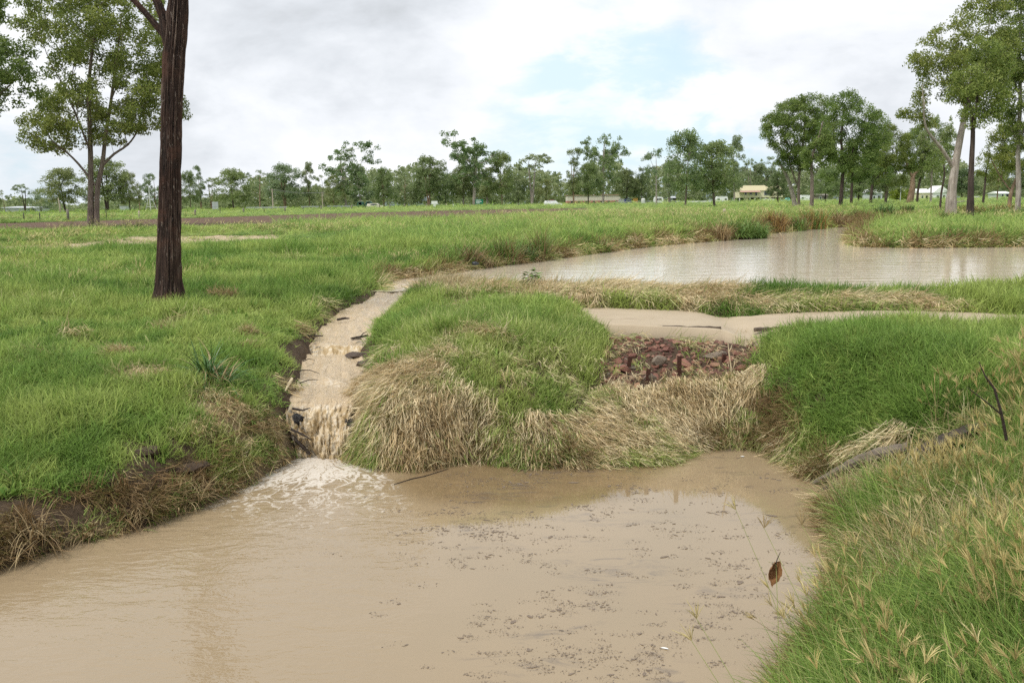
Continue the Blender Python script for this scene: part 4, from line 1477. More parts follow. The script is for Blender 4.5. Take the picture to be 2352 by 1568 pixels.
gum((2000, 471), None, [([(1999, 471, 5), (2004, 420, 4.4), (2012, 370, 3.4), (2020, 330, 2)], None, 0), ([(2005, 412, 2.5), (2040, 385, 2), (2065, 350, 1.2)], 0, 1)],
    [(1975, 400), (1985, 330), (2025, 278), (2075, 290), (2095, 320), (2080, 372), (2030, 402)], 'dark gum at the right end of the rounded clump', b_dark, l_olive, cr=.8, per=124, leafsize=0.269, thin=.2, fill=3.8, seed=36, group=G2, extra=[([(1990, 385), (2090, 372), (2085, 425), (2000, 430)], 1.4)])
gum((2090, 468), None, [([(2088, 468, 11), (2097, 430, 9), (2095, 405, 7), (2083, 380, 4), (2078, 350, 2)], None, 0), ([(2096, 412, 6), (2112, 392, 4.6), (2125, 350, 3), (2138, 310, 1.6)], 0, .8)],
    [(2060, 372), (2065, 318), (2110, 285), (2150, 270), (2178, 300), (2172, 360), (2140, 398), (2090, 392)], 'stout pale twisted trunk behind the white gum', b_tan, l_green, cr=.8, per=116, leafsize=0.269, thin=.3, fill=3.4, seed=37, group=G2)
gum((2107, 470), None, [([(2106, 470, 4), (2109, 430, 3.6), (2118, 395, 3), (2120, 355, 1.8)], None, 0)], [(2085, 395), (2090, 350), (2120, 318), (2148, 350), (2140, 392)],
    'thin dark trunk leaning close against the stout twisted one', b_dark, l_olive, cr=.75, per=108, leafsize=0.252, thin=.25, fill=2.9, seed=38, group=G2)
gum((2160, 482), None, [([(2159, 482, 3.6), (2162, 440, 3.2), (2171, 400, 2.8), (2166, 370, 2), (2178, 335, 1.2)], None, 0)], [(2125, 395), (2140, 350), (2180, 318), (2202, 350), (2192, 392)],
    'small crooked gum with a wavy dark stem left of the white gum', b_dark, l_olive, cr=.6, per=93, leafsize=0.210, thin=.29, fill=1.7, seed=39, group=G2)
gum((2258, 471), None, [([(2257, 471, 4), (2262, 430, 3.4), (2265, 390, 2.4), (2275, 360, 1.4)], None, 0)], [(2240, 402), (2248, 365), (2275, 338), (2312, 345), (2322, 392), (2290, 422)],
    'medium dark gum seen between the dark gum and the right edge trees', b_dark, l_olive, cr=.75, per=100, leafsize=0.252, thin=.3, fill=2.6, seed=40, group=G2)

# the big trees on the right bank
G3 = 'big gums on the right bank'
gum((2183, 500), None, [([(2183, 500, 19), (2186, 440, 15), (2192, 390, 13), (2203, 330, 11), (2213, 280, 9.5), (2220, 240, 7.5), (2237, 180, 5), (2252, 110, 3)], None, 0),
                        ([(2189, 385, 8), (2165, 350, 6), (2140, 325, 5), (2114, 298, 3.6), (2107, 260, 2.4), (2100, 200, 1.6)], 0, -1.2), ([(2206, 320, 6), (2216, 290, 4.5), (2240, 250, 3), (2262, 200, 2)], 0, 1.4)],
    [(2083, 160), (2095, 105), (2150, 60), (2200, 20), (2240, -30), (2290, -60), (2320, 60), (2320, 150), (2280, 215), (2240, 250), (2190, 228), (2150, 215), (2120, 190)],
    'large smooth white barked gum that forks low on the islet bank', b_grey, l_olive, cr=.58, per=116, leafsize=0.185, thin=0.34, fill=3.9, seed=51, group=G3,
    extra=[([(2095, 300), (2090, 262), (2120, 245), (2150, 262), (2140, 290)], 2.0), ([(2062, 262), (2068, 250), (2090, 252), (2085, 268)], 2.0), ([(2100, 250), (2095, 205), (2130, 195), (2140, 235)], 1.6)])
gum((2227, 506), None, [([(2227, 507, 13), (2230, 440, 10), (2231, 380, 8.5), (2236, 300, 7), (2231, 250, 5), (2215, 200, 3)], None, 0), ([(2236, 300, 5), (2255, 232, 4), (2266, 160, 2.4)], 0, 1)],
    [(2180, 232), (2190, 150), (2230, 90), (2290, 75), (2325, 150), (2315, 230), (2275, 282), (2230, 292), (2200, 262)],
    'tall dark barked gum right beside the white gum', b_dark, l_green, cr=.56, per=116, leafsize=0.176, thin=0.33, fill=3.6, seed=52, group=G3)
gum((2338, 489), None, [([(2337, 489, 9), (2340, 430, 8), (2337, 330, 7), (2345, 230, 6), (2340, 120, 4.5), (2346, 0, 2.5)], None, 0), ([(2338, 340, 4), (2380, 270, 3), (2420, 160, 2)], 0, 1.5), ([(2340, 250, 3.6), (2318, 180, 2.6), (2305, 90, 1.6)], 0, -1)],
    [(2268, 60), (2290, -60), (2350, -120), (2480, -80), (2530, 150), (2480, 330), (2395, 385), (2330, 335), (2296, 262), (2290, 180), (2276, 120)],
    'tall grey white gum trunk standing against the right edge of the photo', b_grey, l_olive, cr=.65, per=124, leafsize=0.210, thin=0.32, fill=3.9, seed=53, group=G3)
gum((2318, 484), None, [([(2317, 484, 7), (2322, 440, 6), (2334, 412, 4.5), (2345, 380, 3)], None, 0), ([(2321, 448, 3), (2305, 410, 2.2), (2290, 370, 1.4)], 0, .8)],
    [(2260, 340), (2288, 285), (2330, 270), (2360, 330), (2348, 395), (2290, 385)], 'orange brown trunk leaning right beside the grey white gum', b_tan, l_olive, cr=.6, per=108, leafsize=0.210, thin=.3, fill=2.9, seed=54, group=G3)

# --- far trees: a few kinds, each tree a copy with its own size


def proto(kind, seed):
    g = np.random.default_rng(seed)
    H = 16.0
    cl = []
    if kind == 'dome':
        for _ in range(130):
            a, q, h = g.uniform(0, 2 * PI), math.sqrt(g.uniform()), g.uniform()
            zc = .27 + .70 * h
            rr = .36 * math.sqrt(max(0, 1 - ((h - .25) / .78) ** 2)) * (1 + .2 * math.sin(3 * a + seed))
            cl.append((rr * q * math.cos(a), rr * q * math.sin(a), zc))
        lobes, size, per = 1.3, .44, 84
    elif kind == 'open':
        tops = [(g.uniform(-.28, .28), g.uniform(-.28, .28), g.uniform(.6, 1.0)) for _ in range(9)]
        for _ in range(80):
            t_ = tops[g.integers(len(tops))]
            cl.append((t_[0] + g.normal(0, .055), t_[1] + g.normal(0, .055), t_[2] * .97 + g.normal(0, .05)))
        for _ in range(55):
            a, q = g.uniform(0, 2 * PI), g.uniform(.05, .32)
            cl.append((q * math.cos(a), q * math.sin(a), g.uniform(.24, .68)))
        lobes, size, per = .82, .38, 66
    elif kind == 'tall':
        for _ in range(75):
            h = g.uniform()
            zc = .22 + .76 * h
            rr = (.10 + .13 * math.sin(h * 7 + seed) ** 2) * (1.25 - .7 * h)
            a, q = g.uniform(0, 2 * PI), math.sqrt(g.uniform())
            cl.append((rr * q * math.cos(a), rr * q * math.sin(a), zc))
        lobes, size, per = .97, .40, 66
    elif kind == 'sparse':
        tops = [(g.uniform(-.3, .3), g.uniform(-.3, .3), g.uniform(.5, 1.0)) for _ in range(12)]
        for t_ in tops:
            for _ in range(4):
                cl.append((t_[0] + g.normal(0, .04), t_[1] + g.normal(0, .04), t_[2] * .97 + g.normal(0, .03)))
        lobes, size, per = .74, .36, 60
    elif kind == 'bush':
        for _ in range(80):
            a, q, h = g.uniform(0, 2 * PI), math.sqrt(g.uniform()), g.uniform() ** .8
            zc = .10 + .86 * h
            rr = .46 * math.sqrt(max(0, 1 - ((h - .2) / .82) ** 2)) * (1 + .18 * math.sin(2 * a + seed))
            cl.append((rr * q * math.cos(a), rr * q * math.sin(a), zc))
        lobes, size, per = 1.35, .46, 84
    cl = np.array(cl) * H
    cl[:, 2] = np.minimum(cl[:, 2], H * .99)
    r0 = .24
    lean = g.normal(0, .03, 2) * H
    nst = 2 if seed % 2 else 1
    st_ = []
    for s in range(nst):
        off = np.array([g.normal(0, .04), g.normal(0, .04)]) * H * (1 if s else .3)
        zt = [-.4, 2.5, 6.0, 9.5, 13.0] if kind != 'bush' else [-.4, 2, 4, 6, 9]
        st_.append((np.array([[lean[0] * z_ / H + off[0] * z_ / H * 2 + .25 * s, lean[1] * z_ / H + off[1] * z_ / H * 2, z_] for z_ in zt]), np.array([r0 * 1.25, r0, r0 * .8, r0 * .55, r0 * .25]), None))
    ch = skeleton(st_, cl, r_tip=.03, power=2.3)
    tm = tubes_mesh('trunk', ch)
    lm = leaves_mesh('crown', cl, lobes * g.uniform(.7, 1.3, len(cl)), per, size, .5, seed, droop=.4)
    ext = np.abs(cl[:, 0]).max() + lobes * .7
    return tm, lm, ext, cl[:, 2].max() + lobes * .5


PROTO = {}
for kd, seeds in (('dome', (60, 61, 62)), ('open', (63, 64, 65)), ('tall', (66, 67)), ('sparse', (68, 69, 70)), ('bush', (71, 72))):
    PROTO[kd] = [proto(kd, s) for s in seeds]

# (x, top, width, kind, distance, bark, leaf, label)
FAR = [
    (8, 447, 34, 'sparse', 250, 'tan', 'grey', 'small sparse tree at the far left end behind the low shed'),
    (52, 428, 48, 'sparse', 235, 'dark', 'grey', 'thin leafy tree rising from the right end of the low shed'),
    (90, 436, 62, 'bush', 225, 'dark', 'grey', 'low dark spreading tree just right of the low shed'),
    (142, 392, 96, 'dome', 190, 'dark', 'olive', 'broad rounded tree left of the twin trunked gum, far behind it'),
    (238, 371, 112, 'dome', 185, 'dark', 'olive', 'large rounded tree showing on both sides of the twin trunks'),
    (292, 400, 52, 'dome', 195, 'dark', 'olive', 'rounded tree close right of the large one behind the twin trunks'),
    (318, 432, 56, 'sparse', 255, 'tan', 'grey', 'low thin tree between the twin trunks and the lattice mast'),
    (352, 405, 54, 'open', 250, 'tan', 'grey', 'open tree right behind the lattice mast'),
    (432, 398, 44, 'dome', 250, 'brown', 'olive', 'dense tree touching the right side of the black trunk'),
    (455, 388, 34, 'tall', 255, 'tan', 'grey', 'narrow spiky topped tree near the black trunk, higher than its neighbours'),
    (482, 413, 52, 'sparse', 260, 'tan', 'grey', 'loose tree standing directly behind the sign board'),
    (531, 393, 84, 'dome', 230, 'dark', 'green', 'dense flat domed tree right of the sign board'),
    (592, 398, 66, 'sparse', 265, 'tan', 'grey', 'pale see-through tree left of the power pole'),
    (652, 384, 92, 'dome', 240, 'tan', 'grey', 'broad rounded tree behind the power pole'),
    (708, 380, 42, 'tall', 240, 'tan', 'grey', 'slender upright tree right of the power pole'),
    (742, 408, 44, 'sparse', 245, 'grey', 'grey', 'low thin tree with a white crooked stem before the tall ragged one'),
    (790, 336, 104, 'open', 240, 'grey', 'green', 'tall ragged tree, second highest of the distant line'),
    (764, 408, 62, 'bush', 225, 'tan', 'olive', 'round yellowish bushy tree under the tall ragged one'),
    (826, 392, 62, 'tall', 235, 'grey', 'grey', 'leafy tree filling in right of the tall ragged one'),
    (880, 391, 54, 'dome', 250, 'tan', 'green', 'lone domed tree with an orange brown trunk behind the parked car'),
    (928, 402, 60, 'sparse', 260, 'tan', 'grey', 'thin tree between the lone domed one and the red trunked one'),
    (948, 428, 54, 'bush', 245, 'dark', 'dark', 'dark round bush at the foot of the thin tree'),
    (984, 367, 92, 'dome', 240, 'tan', 'olive', 'broad tree with a reddish forked trunk near the white post sign'),
    (1022, 402, 50, 'bush', 250, 'dark', 'green', 'darker tree right of the reddish forked trunk'),
    (1085, 313, 118, 'open', 240, 'grey', 'green', 'highest tree of the distant line, with many upright limbs'),
    (1062, 385, 66, 'dome', 245, 'grey', 'olive', 'leafy tree under the left side of the highest one'),
    (1152, 355, 62, 'dome', 250, 'tan', 'green', 'rounded tree right of the highest one, with brown trunk'),
    (1118, 392, 60, 'tall', 255, 'grey', 'olive', 'leafy tree under the right side of the highest one'),
    (1222, 361, 102, 'sparse', 250, 'grey', 'grey', 'airy tree with white forked limbs left of the white car'),
    (1190, 410, 60, 'bush', 265, 'dark', 'dark', 'dark tree filling the gap left of the airy one'),
    (1255, 415, 60, 'bush', 260, 'dark', 'olive', 'dark tree directly above the white car'),
    (1318, 350, 50, 'tall', 250, 'tan', 'olive', 'narrow tree with pale twin stems before the pink building'),
    (1386, 321, 96, 'open', 250, 'grey', 'green', 'tall feathery tree before the right half of the pink building'),
    (1352, 380, 62, 'dome', 245, 'dark', 'green', 'dark leaning tree before the middle of the pink building'),
    (1440, 395, 62, 'dome', 265, 'dark', 'dark', 'dark dense tree behind the white container'),
    (1475, 390, 50, 'bush', 275, 'dark', 'dark', 'dark dense tree behind the white tank'),
    (1510, 350, 76, 'sparse', 200, 'grey', 'grey', 'pale half bare tree with dead limbs left of the two dense ones'),
    (1540, 375, 50, 'tall', 230, 'grey', 'grey', 'grey leafed tree close left of the two dense ones'),
    (1578, 308, 98, 'dome', 150, 'brown', 'green', 'taller and left one of the two dense dark gums in the middle of the field'),
    (1645, 333, 122, 'dome', 155, 'brown', 'green', 'wider and right one of the two dense dark gums in the middle of the field'),
    (1692, 322, 56, 'tall', 260, 'grey', 'grey', 'pale tall tree showing above the right dense gum'),
    (1726, 372, 60, 'open', 338, 'grey', 'grey', 'grey green tree behind the left end of the cream house'),
    (1768, 366, 64, 'open', 340, 'grey', 'grey', 'grey green tree behind the right end of the cream house'),
    (1790, 400, 50, 'dome', 200, 'dark', 'dark', 'dark tree at the right end of the cream house'),
    (1900, 390, 70, 'dome', 200, 'dark', 'green', 'dark tree filling in between the trunks of the rounded clump'),
    (1975, 395, 80, 'dome', 210, 'dark', 'green', 'dark tree behind the right trunks of the rounded clump'),
    (2040, 360, 90, 'dome', 180, 'brown', 'olive', 'wide tree behind the yellow green bush'),
    (2150, 280, 70, 'open', 160, 'grey', 'green', 'leafy tree just left of the white gum, farther back'),
    (2215, 392, 60, 'dome', 260, 'dark', 'dark', 'dark tree showing low between the white and the dark gum'),
    (2300, 345, 60, 'open', 190, 'tan', 'olive', 'loose tree behind the orange brown trunk'),
    (2345, 370, 70, 'dome', 220, 'dark', 'dark', 'dark tree at the right edge behind the grey white trunk'),
    (2420, 350, 90, 'dome', 210, 'dark', 'olive', 'broad tree beyond the right edge of the photo'),
    (-50, 420, 80, 'dome', 230, 'dark', 'olive', 'broad tree beyond the left edge of the photo'),
]
BARK = dict(tan=b_tan, dark=b_dark, grey=b_grey, brown=b_brown)
f_olive = leaf_mat('hazed_olive_leaves', (.145, .185, .075), (.255, .300, .115), (.36, .40, .17), .5)  # far leaves, paler than the near ones: distance haze put into the colour
f_green = leaf_mat('hazed_green_leaves', (.130, .190, .078), (.235, .310, .115), (.34, .41, .17), .5)
f_dark = leaf_mat('hazed_dark_leaves', (.085, .125, .055), (.155, .210, .085), (.24, .29, .125), .5)
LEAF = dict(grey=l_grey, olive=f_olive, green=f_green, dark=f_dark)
_cache = {}
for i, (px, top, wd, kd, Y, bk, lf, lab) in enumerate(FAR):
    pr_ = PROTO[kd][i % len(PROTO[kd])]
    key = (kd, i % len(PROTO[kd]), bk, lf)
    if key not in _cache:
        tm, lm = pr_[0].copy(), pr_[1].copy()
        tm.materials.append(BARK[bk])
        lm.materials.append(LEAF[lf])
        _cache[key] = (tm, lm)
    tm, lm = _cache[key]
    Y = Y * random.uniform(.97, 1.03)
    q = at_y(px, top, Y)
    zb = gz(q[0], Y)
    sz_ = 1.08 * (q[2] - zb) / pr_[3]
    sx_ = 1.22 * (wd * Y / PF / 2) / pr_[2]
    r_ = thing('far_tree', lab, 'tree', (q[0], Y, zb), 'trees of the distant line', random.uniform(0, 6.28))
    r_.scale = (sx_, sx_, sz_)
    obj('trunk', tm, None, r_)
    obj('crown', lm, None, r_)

# undergrowth and a far wood behind the tree line: one mass
g = np.random.default_rng(77)
cl, rd = [], []
for _ in range(9000):
    px = g.uniform(-150, 2500)
    Y = g.uniform(350, 430)
    hmax = np.interp(px, [-150, 0, 60, 320, 420, 520, 600, 760, 1000, 1500, 1760, 1900, 2352, 2500], [7, 5, 4, 4, 6, 7, 10, 12, 13, 14, 11, 13, 13, 14]) * 1.2 * (.55 + .8 * float(vnoise(np.array([px * .022]), np.array([1.0]), 5)[0]))
    if px < 560 and g.uniform() > np.interp(px, [-150, 300, 560], [.55, .35, .8]):
        continue
    q = at_y(px, 470, Y)
    cl.append((q[0], Y, gz(q[0], Y) + g.uniform(.1, 1) * hmax))
    rd.append(g.uniform(1.0, 2.2))
me = leaves_mesh('woodland', np.array(cl), np.array(rd), 20, 1.2, .55, 78)
o = obj('woodland', me, l_grey)
tag(o, 'dark continuous woodland behind the distant tree line', 'woodland', kind='stuff')

# --- the black trunk in front
base = hit(392, 700)
Yb = base[1]
sc = Yb / PF
BT = thing('ironbark_tree', 'thick black trunk with deeply furrowed bark standing in the near grass', 'tree', base)


def bark_tube(path, nr, na, amp, seed):
    """path: list of (x, y, z, r); furrowed tube"""
    path = np.array(path)
    L = np.concatenate([[0], np.cumsum(np.linalg.norm(np.diff(path[:, :3], axis=0), axis=1))])
    s = np.linspace(0, L[-1], nr)
    Pq = np.stack([np.interp(s, L, path[:, i]) for i in range(4)], 1)
    for _ in range(6):
        Pq[1:-1] = (Pq[:-2] + 2 * Pq[1:-1] + Pq[2:]) / 4
    T = np.gradient(Pq[:, :3], axis=0)
    T /= np.linalg.norm(T, axis=1)[:, None]
    a = np.cross(T, np.array([0, 1.0, 0]))
    a /= np.linalg.norm(a, axis=1)[:, None]
    b = np.cross(T, a)
    th = np.linspace(0, 2 * PI, na + 1)[:-1]
    TH, S = np.meshgrid(th, s)
    # furrows: noise stretched along the stem, periodic round it through two offset lookups
    def per(f, sy, sd):
        w1 = TH / (2 * PI)
        n1_ = fbm(TH * f, S * sy, sd, 3)
        n2_ = fbm((TH - 2 * PI) * f, S * sy, sd, 3)
        return n1_ * (1 - w1) + n2_ * w1
    wob = (per(2.0, 1.2, seed) - .5) * 1.4
    rid = np.abs(vnoise((TH + wob * .12) * 6.4, S * 1.0 + 30, seed + 3) - .5) * 2
    rid2 = np.abs(vnoise((TH + wob * .10) * 12.7, S * 2.6 + 9, seed + 5) - .5) * 2
    d = amp * (rid ** .7 * .9 + rid2 ** .8 * .55 + (per(4, 5, seed + 9) - .5) * .5)
    flare = np.exp(-np.maximum(S - .1, 0) / .35) * (.22 * np.abs(np.sin(TH * 2.5 + seed)) ) * (amp > .03)
    R = Pq[:, 3][:, None] * (1 + flare + .05 * np.sin(TH * 3 + S * .4) + .04 * np.sin(TH * 5 - S)) + d - amp * .6
    V = Pq[:, None, :3] + R[..., None] * (np.cos(TH)[..., None] * a[:, None] + np.sin(TH)[..., None] * b[:, None])
    ii = np.arange(nr * na).reshape(nr, na)
    jj = np.roll(ii, -1, 1)
    F = np.stack([ii[:-1], jj[:-1], jj[1:], ii[1:]], -1).reshape(-1, 4)
    return V.reshape(-1, 3), F, np.clip((d / amp), 0, 1.5).ravel()


m_iron, t = mat('ironbark')
co = t.n('ShaderNodeTexCoord').outputs['Object']
rg = t.n('ShaderNodeAttribute', attribute_name='ridge').outputs['Fac']
mp = t.n('ShaderNodeMapping', {0: co, 'Scale': (14, 14, 1.6)}).outputs[0]
na_ = t.noise(mp, 2.0, 6, .7, .5)
nb_ = t.noise(co, 1.1, 3, .6)
c = t.ramp(t.math('MULTIPLY_ADD', na_, .7, t.math('MULTIPLY', rg, .35)), [(.22, (.010, .008, .007)), (.45, (.026, .018, .015)), (.64, (.062, .038, .029)), (.80, (.14, .10, .078)), (.95, (.34, .28, .22))])
c = t.mix(t.smooth(nb_, .48, .7), c, t.mix(na_, (.022, .016, .013), (.095, .046, .034)))
fl = t.noise(t.n('ShaderNodeMapping', {0: co, 'Scale': (34, 34, 5)}).outputs[0], 1.5, 3, .6, .4)
c = t.mix(t.math('MULTIPLY', t.smooth(fl, .63, .70), .75), c, (.36, .30, .245))
warm = t.smooth(t.noise(co, 2.2, 3, .6), .5, .66)
c = t.mix(t.math('MULTIPLY', warm, .45), c, (.13, .065, .045))
bp = t.n('ShaderNodeBump', {'Height': na_, 'Strength': .9, 'Distance': .03})
p = t.n('ShaderNodeBsdfPrincipled', {'Base Color': c, 'Roughness': .9, 'Specular IOR Level': .15, 'Normal': bp.outputs[0]})
t.n('ShaderNodeOutputMaterial', {0: p.outputs[0]})


def lo(px, py, r, dy=0.0):
    q = at_y(px, py, Yb + dy) - base
    return (q[0], dy, q[2], r * sc)


path = [lo(391, 722, 44), lo(392, 700, 37), lo(391, 680, 31), lo(390, 640, 26.5), lo(390, 560, 23.5), lo(391, 470, 22.5), lo(392, 380, 21.5), lo(393, 290, 20.5), lo(397, 200, 20.5), lo(400, 130, 21.5), lo(406, 70, 21), lo(410, 0, 19), lo(412, -80, 18), lo(408, -170, 17), lo(412, -260, 13)]
V, F, rdg = bark_tube(path, 460, 180, .036, 7)
zz_ = V[:, 2]
thv = np.arctan2(V[:, 1] - 0, V[:, 0])
me = new_mesh('trunk', V, F)
fattr(me, 'ridge', rdg)
smooth(me)
obj('trunk', me, m_iron, BT)
for path in ([lo(388, 112, 9), lo(382, 75, 11), lo(376, 40, 9.5), lo(362, 5, 8), lo(340, -40, 7), lo(330, -110, 5)], [lo(384, 92, 5), lo(368, 70, 6.5), lo(345, 42, 6), lo(318, 12, 5.5), (*lo(285, -20, 5)[:3], 4.5 * sc), lo(250, -70, 3.5)]):
    V, F, rdg = bark_tube(path, 120, 60, .016, 19)
    me = new_mesh('limb', V, F)
    fattr(me, 'ridge', rdg)
    smooth(me)
    obj('limb', me, m_iron, BT)
cl = crown_clumps([(120, -200), (200, -420), (420, -560), (640, -420), (700, -240), (560, -170), (420, -200), (260, -120)], Yb, base, .34, 91, .3, .42, 2.2)
top_ = np.array([lo(412, -240, 1)[:3]])
ch = skeleton([(np.array([lo(408, -170, 1)[:3], lo(412, -260, 1)[:3], lo(420, -330, 1)[:3]]), np.array([.09, .075, .04]), None), (np.array([lo(332, -105, 1)[:3], lo(320, -180, 1)[:3]]), np.array([.035, .02]), None)], cl, r_tip=.006)
obj('branches', tubes_mesh('branches', ch), b_dark, BT)
obj('crown', leaves_mesh('crown', cl, .34, 60, .12, .4, 92), l_olive, BT)

# ------------------------------------------------------------------ rocks of the spillway
m_rock, t = mat('red_stone')
co = t.n('ShaderNodeTexCoord').outputs['Object']
ob = t.n('ShaderNodeObjectInfo')
rn = ob.outputs['Random']
c = t.ramp(rn, [(0, (.12, .060, .048)), (.3, (.19, .085, .062)), (.6, (.25, .115, .080)), (.8, (.29, .165, .115)), (.93, (.34, .20, .11)), (1, (.28, .245, .21))])
nz_ = t.noise(t.vmath('ADD', co, ob.outputs['Location']), 9, 5, .65)
c = t.mix(1.0, c, t.ramp(nz_, [(.25, .6), (.75, 1.35)]), 'MULTIPLY')
bp = t.n('ShaderNodeBump', {'Height': nz_, 'Strength': .6, 'Distance': .02})
p = t.n('ShaderNodeBsdfPrincipled', {'Base Color': c, 'Roughness': .75, 'Specular IOR Level': .3, 'Normal': bp.outputs[0]})
t.n('ShaderNodeOutputMaterial', {0: p.outputs[0]})
m_greyrock = simple('grey_stone', (.21, .165, .125), .85, .3, 7, .6)
m_rust = simple('rust', (.10, .045, .032), .85, .35, 20, .4)
m_wood = simple('weathered_wood', (.26, .215, .17), .85, .35, 9, .6)
m_oldwood = simple('old_grey_wood', (.17, .14, .11), .9, .4, 16, .8)
m_darkwood = simple('wet_dark_wood', (.045, .032, .025), .6, .4, 9, .5)
m_timber = simple('old_timber', (.10, .075, .055), .9, .35, 8, .5)


def rock_mesh(seed, n=16):
    g = np.random.default_rng(seed)
    bm = bmesh.new()
    for _ in range(n):
        v = g.normal(size=3)
        v /= np.linalg.norm(v)
        v = np.sign(v) * np.abs(v) ** .75 * np.array([1, .8, .65]) * g.uniform(.85, 1.1)
        bm.verts.new(v)
    bmesh.ops.convex_hull(bm, input=bm.verts)
    for v in [v for v in bm.verts if not v.link_faces]:
        bm.verts.remove(v)
    me = bpy.data.meshes.new('stone')
    bm.to_mesh(me)
    bm.free()
    return me


c0 = hit(1560, 830)
apron = thing('rock_apron', 'slope of loose red stones below the concrete path', 'stones', c0)
rocks = [rock_mesh(900 + i) for i in range(8)]
for r_ in rocks:
    r_.materials.append(m_rock)
placed = []
g = np.random.default_rng(5)
RP = np.array(ROCKS)
lo_, hi_ = RP.min(0), RP.max(0)
for it in range(9000):
    if len(placed) >= 285:
        break
    x, y = g.uniform(lo_[0], hi_[0]), g.uniform(lo_[1], hi_[1])
    if polysdf(np.array([x]), np.array([y]), RP)[0] > -.02:
        continue
    top_edge = polysdf(np.array([x]), np.array([y]), PPOLY)[0]
    if top_edge < .22 and g.uniform() < .93:
        continue
    r = float(np.clip(g.lognormal(math.log(.047), .5), .026, .14))
    if any((x - a) ** 2 + (y - b) ** 2 < ((r + q) * .72) ** 2 for a, b, q in placed):
        continue
    placed.append((x, y, r))
    o = obj('stone', rocks[g.integers(8)], None, apron)
    o.location = (x - c0[0], y - c0[1], gz(x, y) + r * .02 - c0[2])
    o.scale = (r * 1.15, r * g.uniform(.8, 1.1), r * g.uniform(.8, 1.1))
    o.rotation_euler = (g.uniform(-.5, .5), g.uniform(-.5, .5), g.uniform(0, 6.28))


# the finest rubble between them
b = MB()
for it in range(900):
    x, y = g.uniform(lo_[0], hi_[0]), g.uniform(lo_[1], hi_[1])
    if polysdf(np.array([x]), np.array([y]), RP)[0] > .03:
        continue
    r = g.uniform(.012, .03)
    rm = rocks[g.integers(8)]
    ca, sa = math.cos(x * 50), math.sin(x * 50)
    b.add([((v.co.x * ca - v.co.y * sa) * r + x - c0[0], (v.co.x * sa + v.co.y * ca) * r + y - c0[1], v.co.z * r + gz(x, y) - c0[2] + r * .2) for v in rm.vertices], [tuple(p_.vertices) for p_ in rm.polygons])
o = b.build('rubble', m_rock, apron)
o['kind'] = 'stuff'


def boulder(px, py, r, label, material, scl=(1, 1, 1), rot=(0, 0, 0), name='boulder', sink=.15, seed=1):
    q = hit(px, py)
    me = rock_mesh(seed, 26)
    o = obj(name, me, material, None, q + np.array([0, 0, r * scl[2] * .5 - sink * r]))
    o.scale = tuple(r * s for s in scl)
    o.rotation_euler = rot
    tag(o, label, 'rock')
    return o


boulder(1494, 878, .12, 'pale wedge shaped rock lying behind the lowest rusty picket', m_greyrock, (1, .6, 1.0), (.2, .5, .4), seed=921)
boulder(1512, 842, .13, 'pale square edged slab standing among the red stones', m_greyrock, (.9, .5, 1.1), (.2, -.2, .3), seed=922)
boulder(1640, 822, .12, 'long grey rock lying across the red stones', m_greyrock, (1.7, .7, .6), (.1, -.2, .3), seed=923)
boulder(1437, 846, .10, 'grey brown flat rock at the left of the red stones', m_greyrock, (1.6, .8, .5), (.1, .1, -.1), seed=924)
boulder(728, 806, .09, 'rounded pale rock sticking out of the stream', m_greyrock, (1.1, .9, 1.1), (.3, .6, .2), sink=.12, seed=925)
m_mud = simple('mud', (.085, .055, .036), .55, .3, 14, .8, .4)
boulder(832, 822, .17, 'brown mud clod jutting into the stream from the right', m_mud, (1.5, 1, .45), (0, .1, .2), 'mud_clod', .05, 926)
boulder(852, 840, .16, 'lower brown mud clod beside the stream', m_mud, (1.3, 1, .45), (.1, 0, -.3), 'mud_clod', .05, 927)
boulder(430, 1078, .15, 'crumbled clod of brown earth on the left bank', m_mud, (1.5, 1, .5), (0, 0, .2), 'mud_clod', .08, 928)
boulder(345, 1040, .12, 'small brown earth clod in the grass of the left bank', m_mud, (1.2, 1, .6), (0, 0, .2), 'mud_clod', .08, 929)


def picket(px, py, h, label, lean=0.0, wd=.035):
    q = hit(px, py)
    b = MB()
    b.box(-wd, -.004, -.15, wd, .004, h)
    b.box(-.004, .004, -.15, .004, wd * 1.2, h)
    o = b.build('star_picket', m_rust, None, q)
    o.rotation_euler = (0.1, lean, .5)
    tag(o, label, 'picket', 'rusty pickets in the spillway')


picket(1443, 852, .19, 'rusty steel picket furthest left in the red stones', .1)
picket(1487, 884, .22, 'short rusty picket in front, beside the pale wedge rock', 0)
picket(1560, 866, .28, 'tallest rusty picket, in the middle of the red stones', -.1)
picket(1662, 836, .12, 'stub of a rusty picket near the long grey rock', 0)

# timber edge of the path
def bar(name, p0, p1, wy, h, label, cat, material, sag=0):
    p0, p1 = np.array(p0), np.array(p1)
    d = p1 - p0
    L = np.linalg.norm(d)
    b = MB()
    n = 10
    for i in range(n):
        pass
    b.box(0, -wy / 2, -h / 2, L, wy / 2, h / 2)
    me = b.mesh(name)
    bm = bmesh.new()
    bm.from_mesh(me)
    bmesh.ops.subdivide_edges(bm, edges=[e for e in bm.edges if e.calc_length() > L * .9], cuts=12)
    for v in bm.verts:
        v.co += Vector((random.uniform(-.004, .004), random.uniform(-.006, .006), random.uniform(-.008, .008)))
    bm.to_mesh(me)
    bm.free()
    o = obj(name, me, material, None, p0)
    o.rotation_euler = (0, -math.asin(d[2] / L), math.atan2(d[1], d[0]))
    tag(o, label, cat)


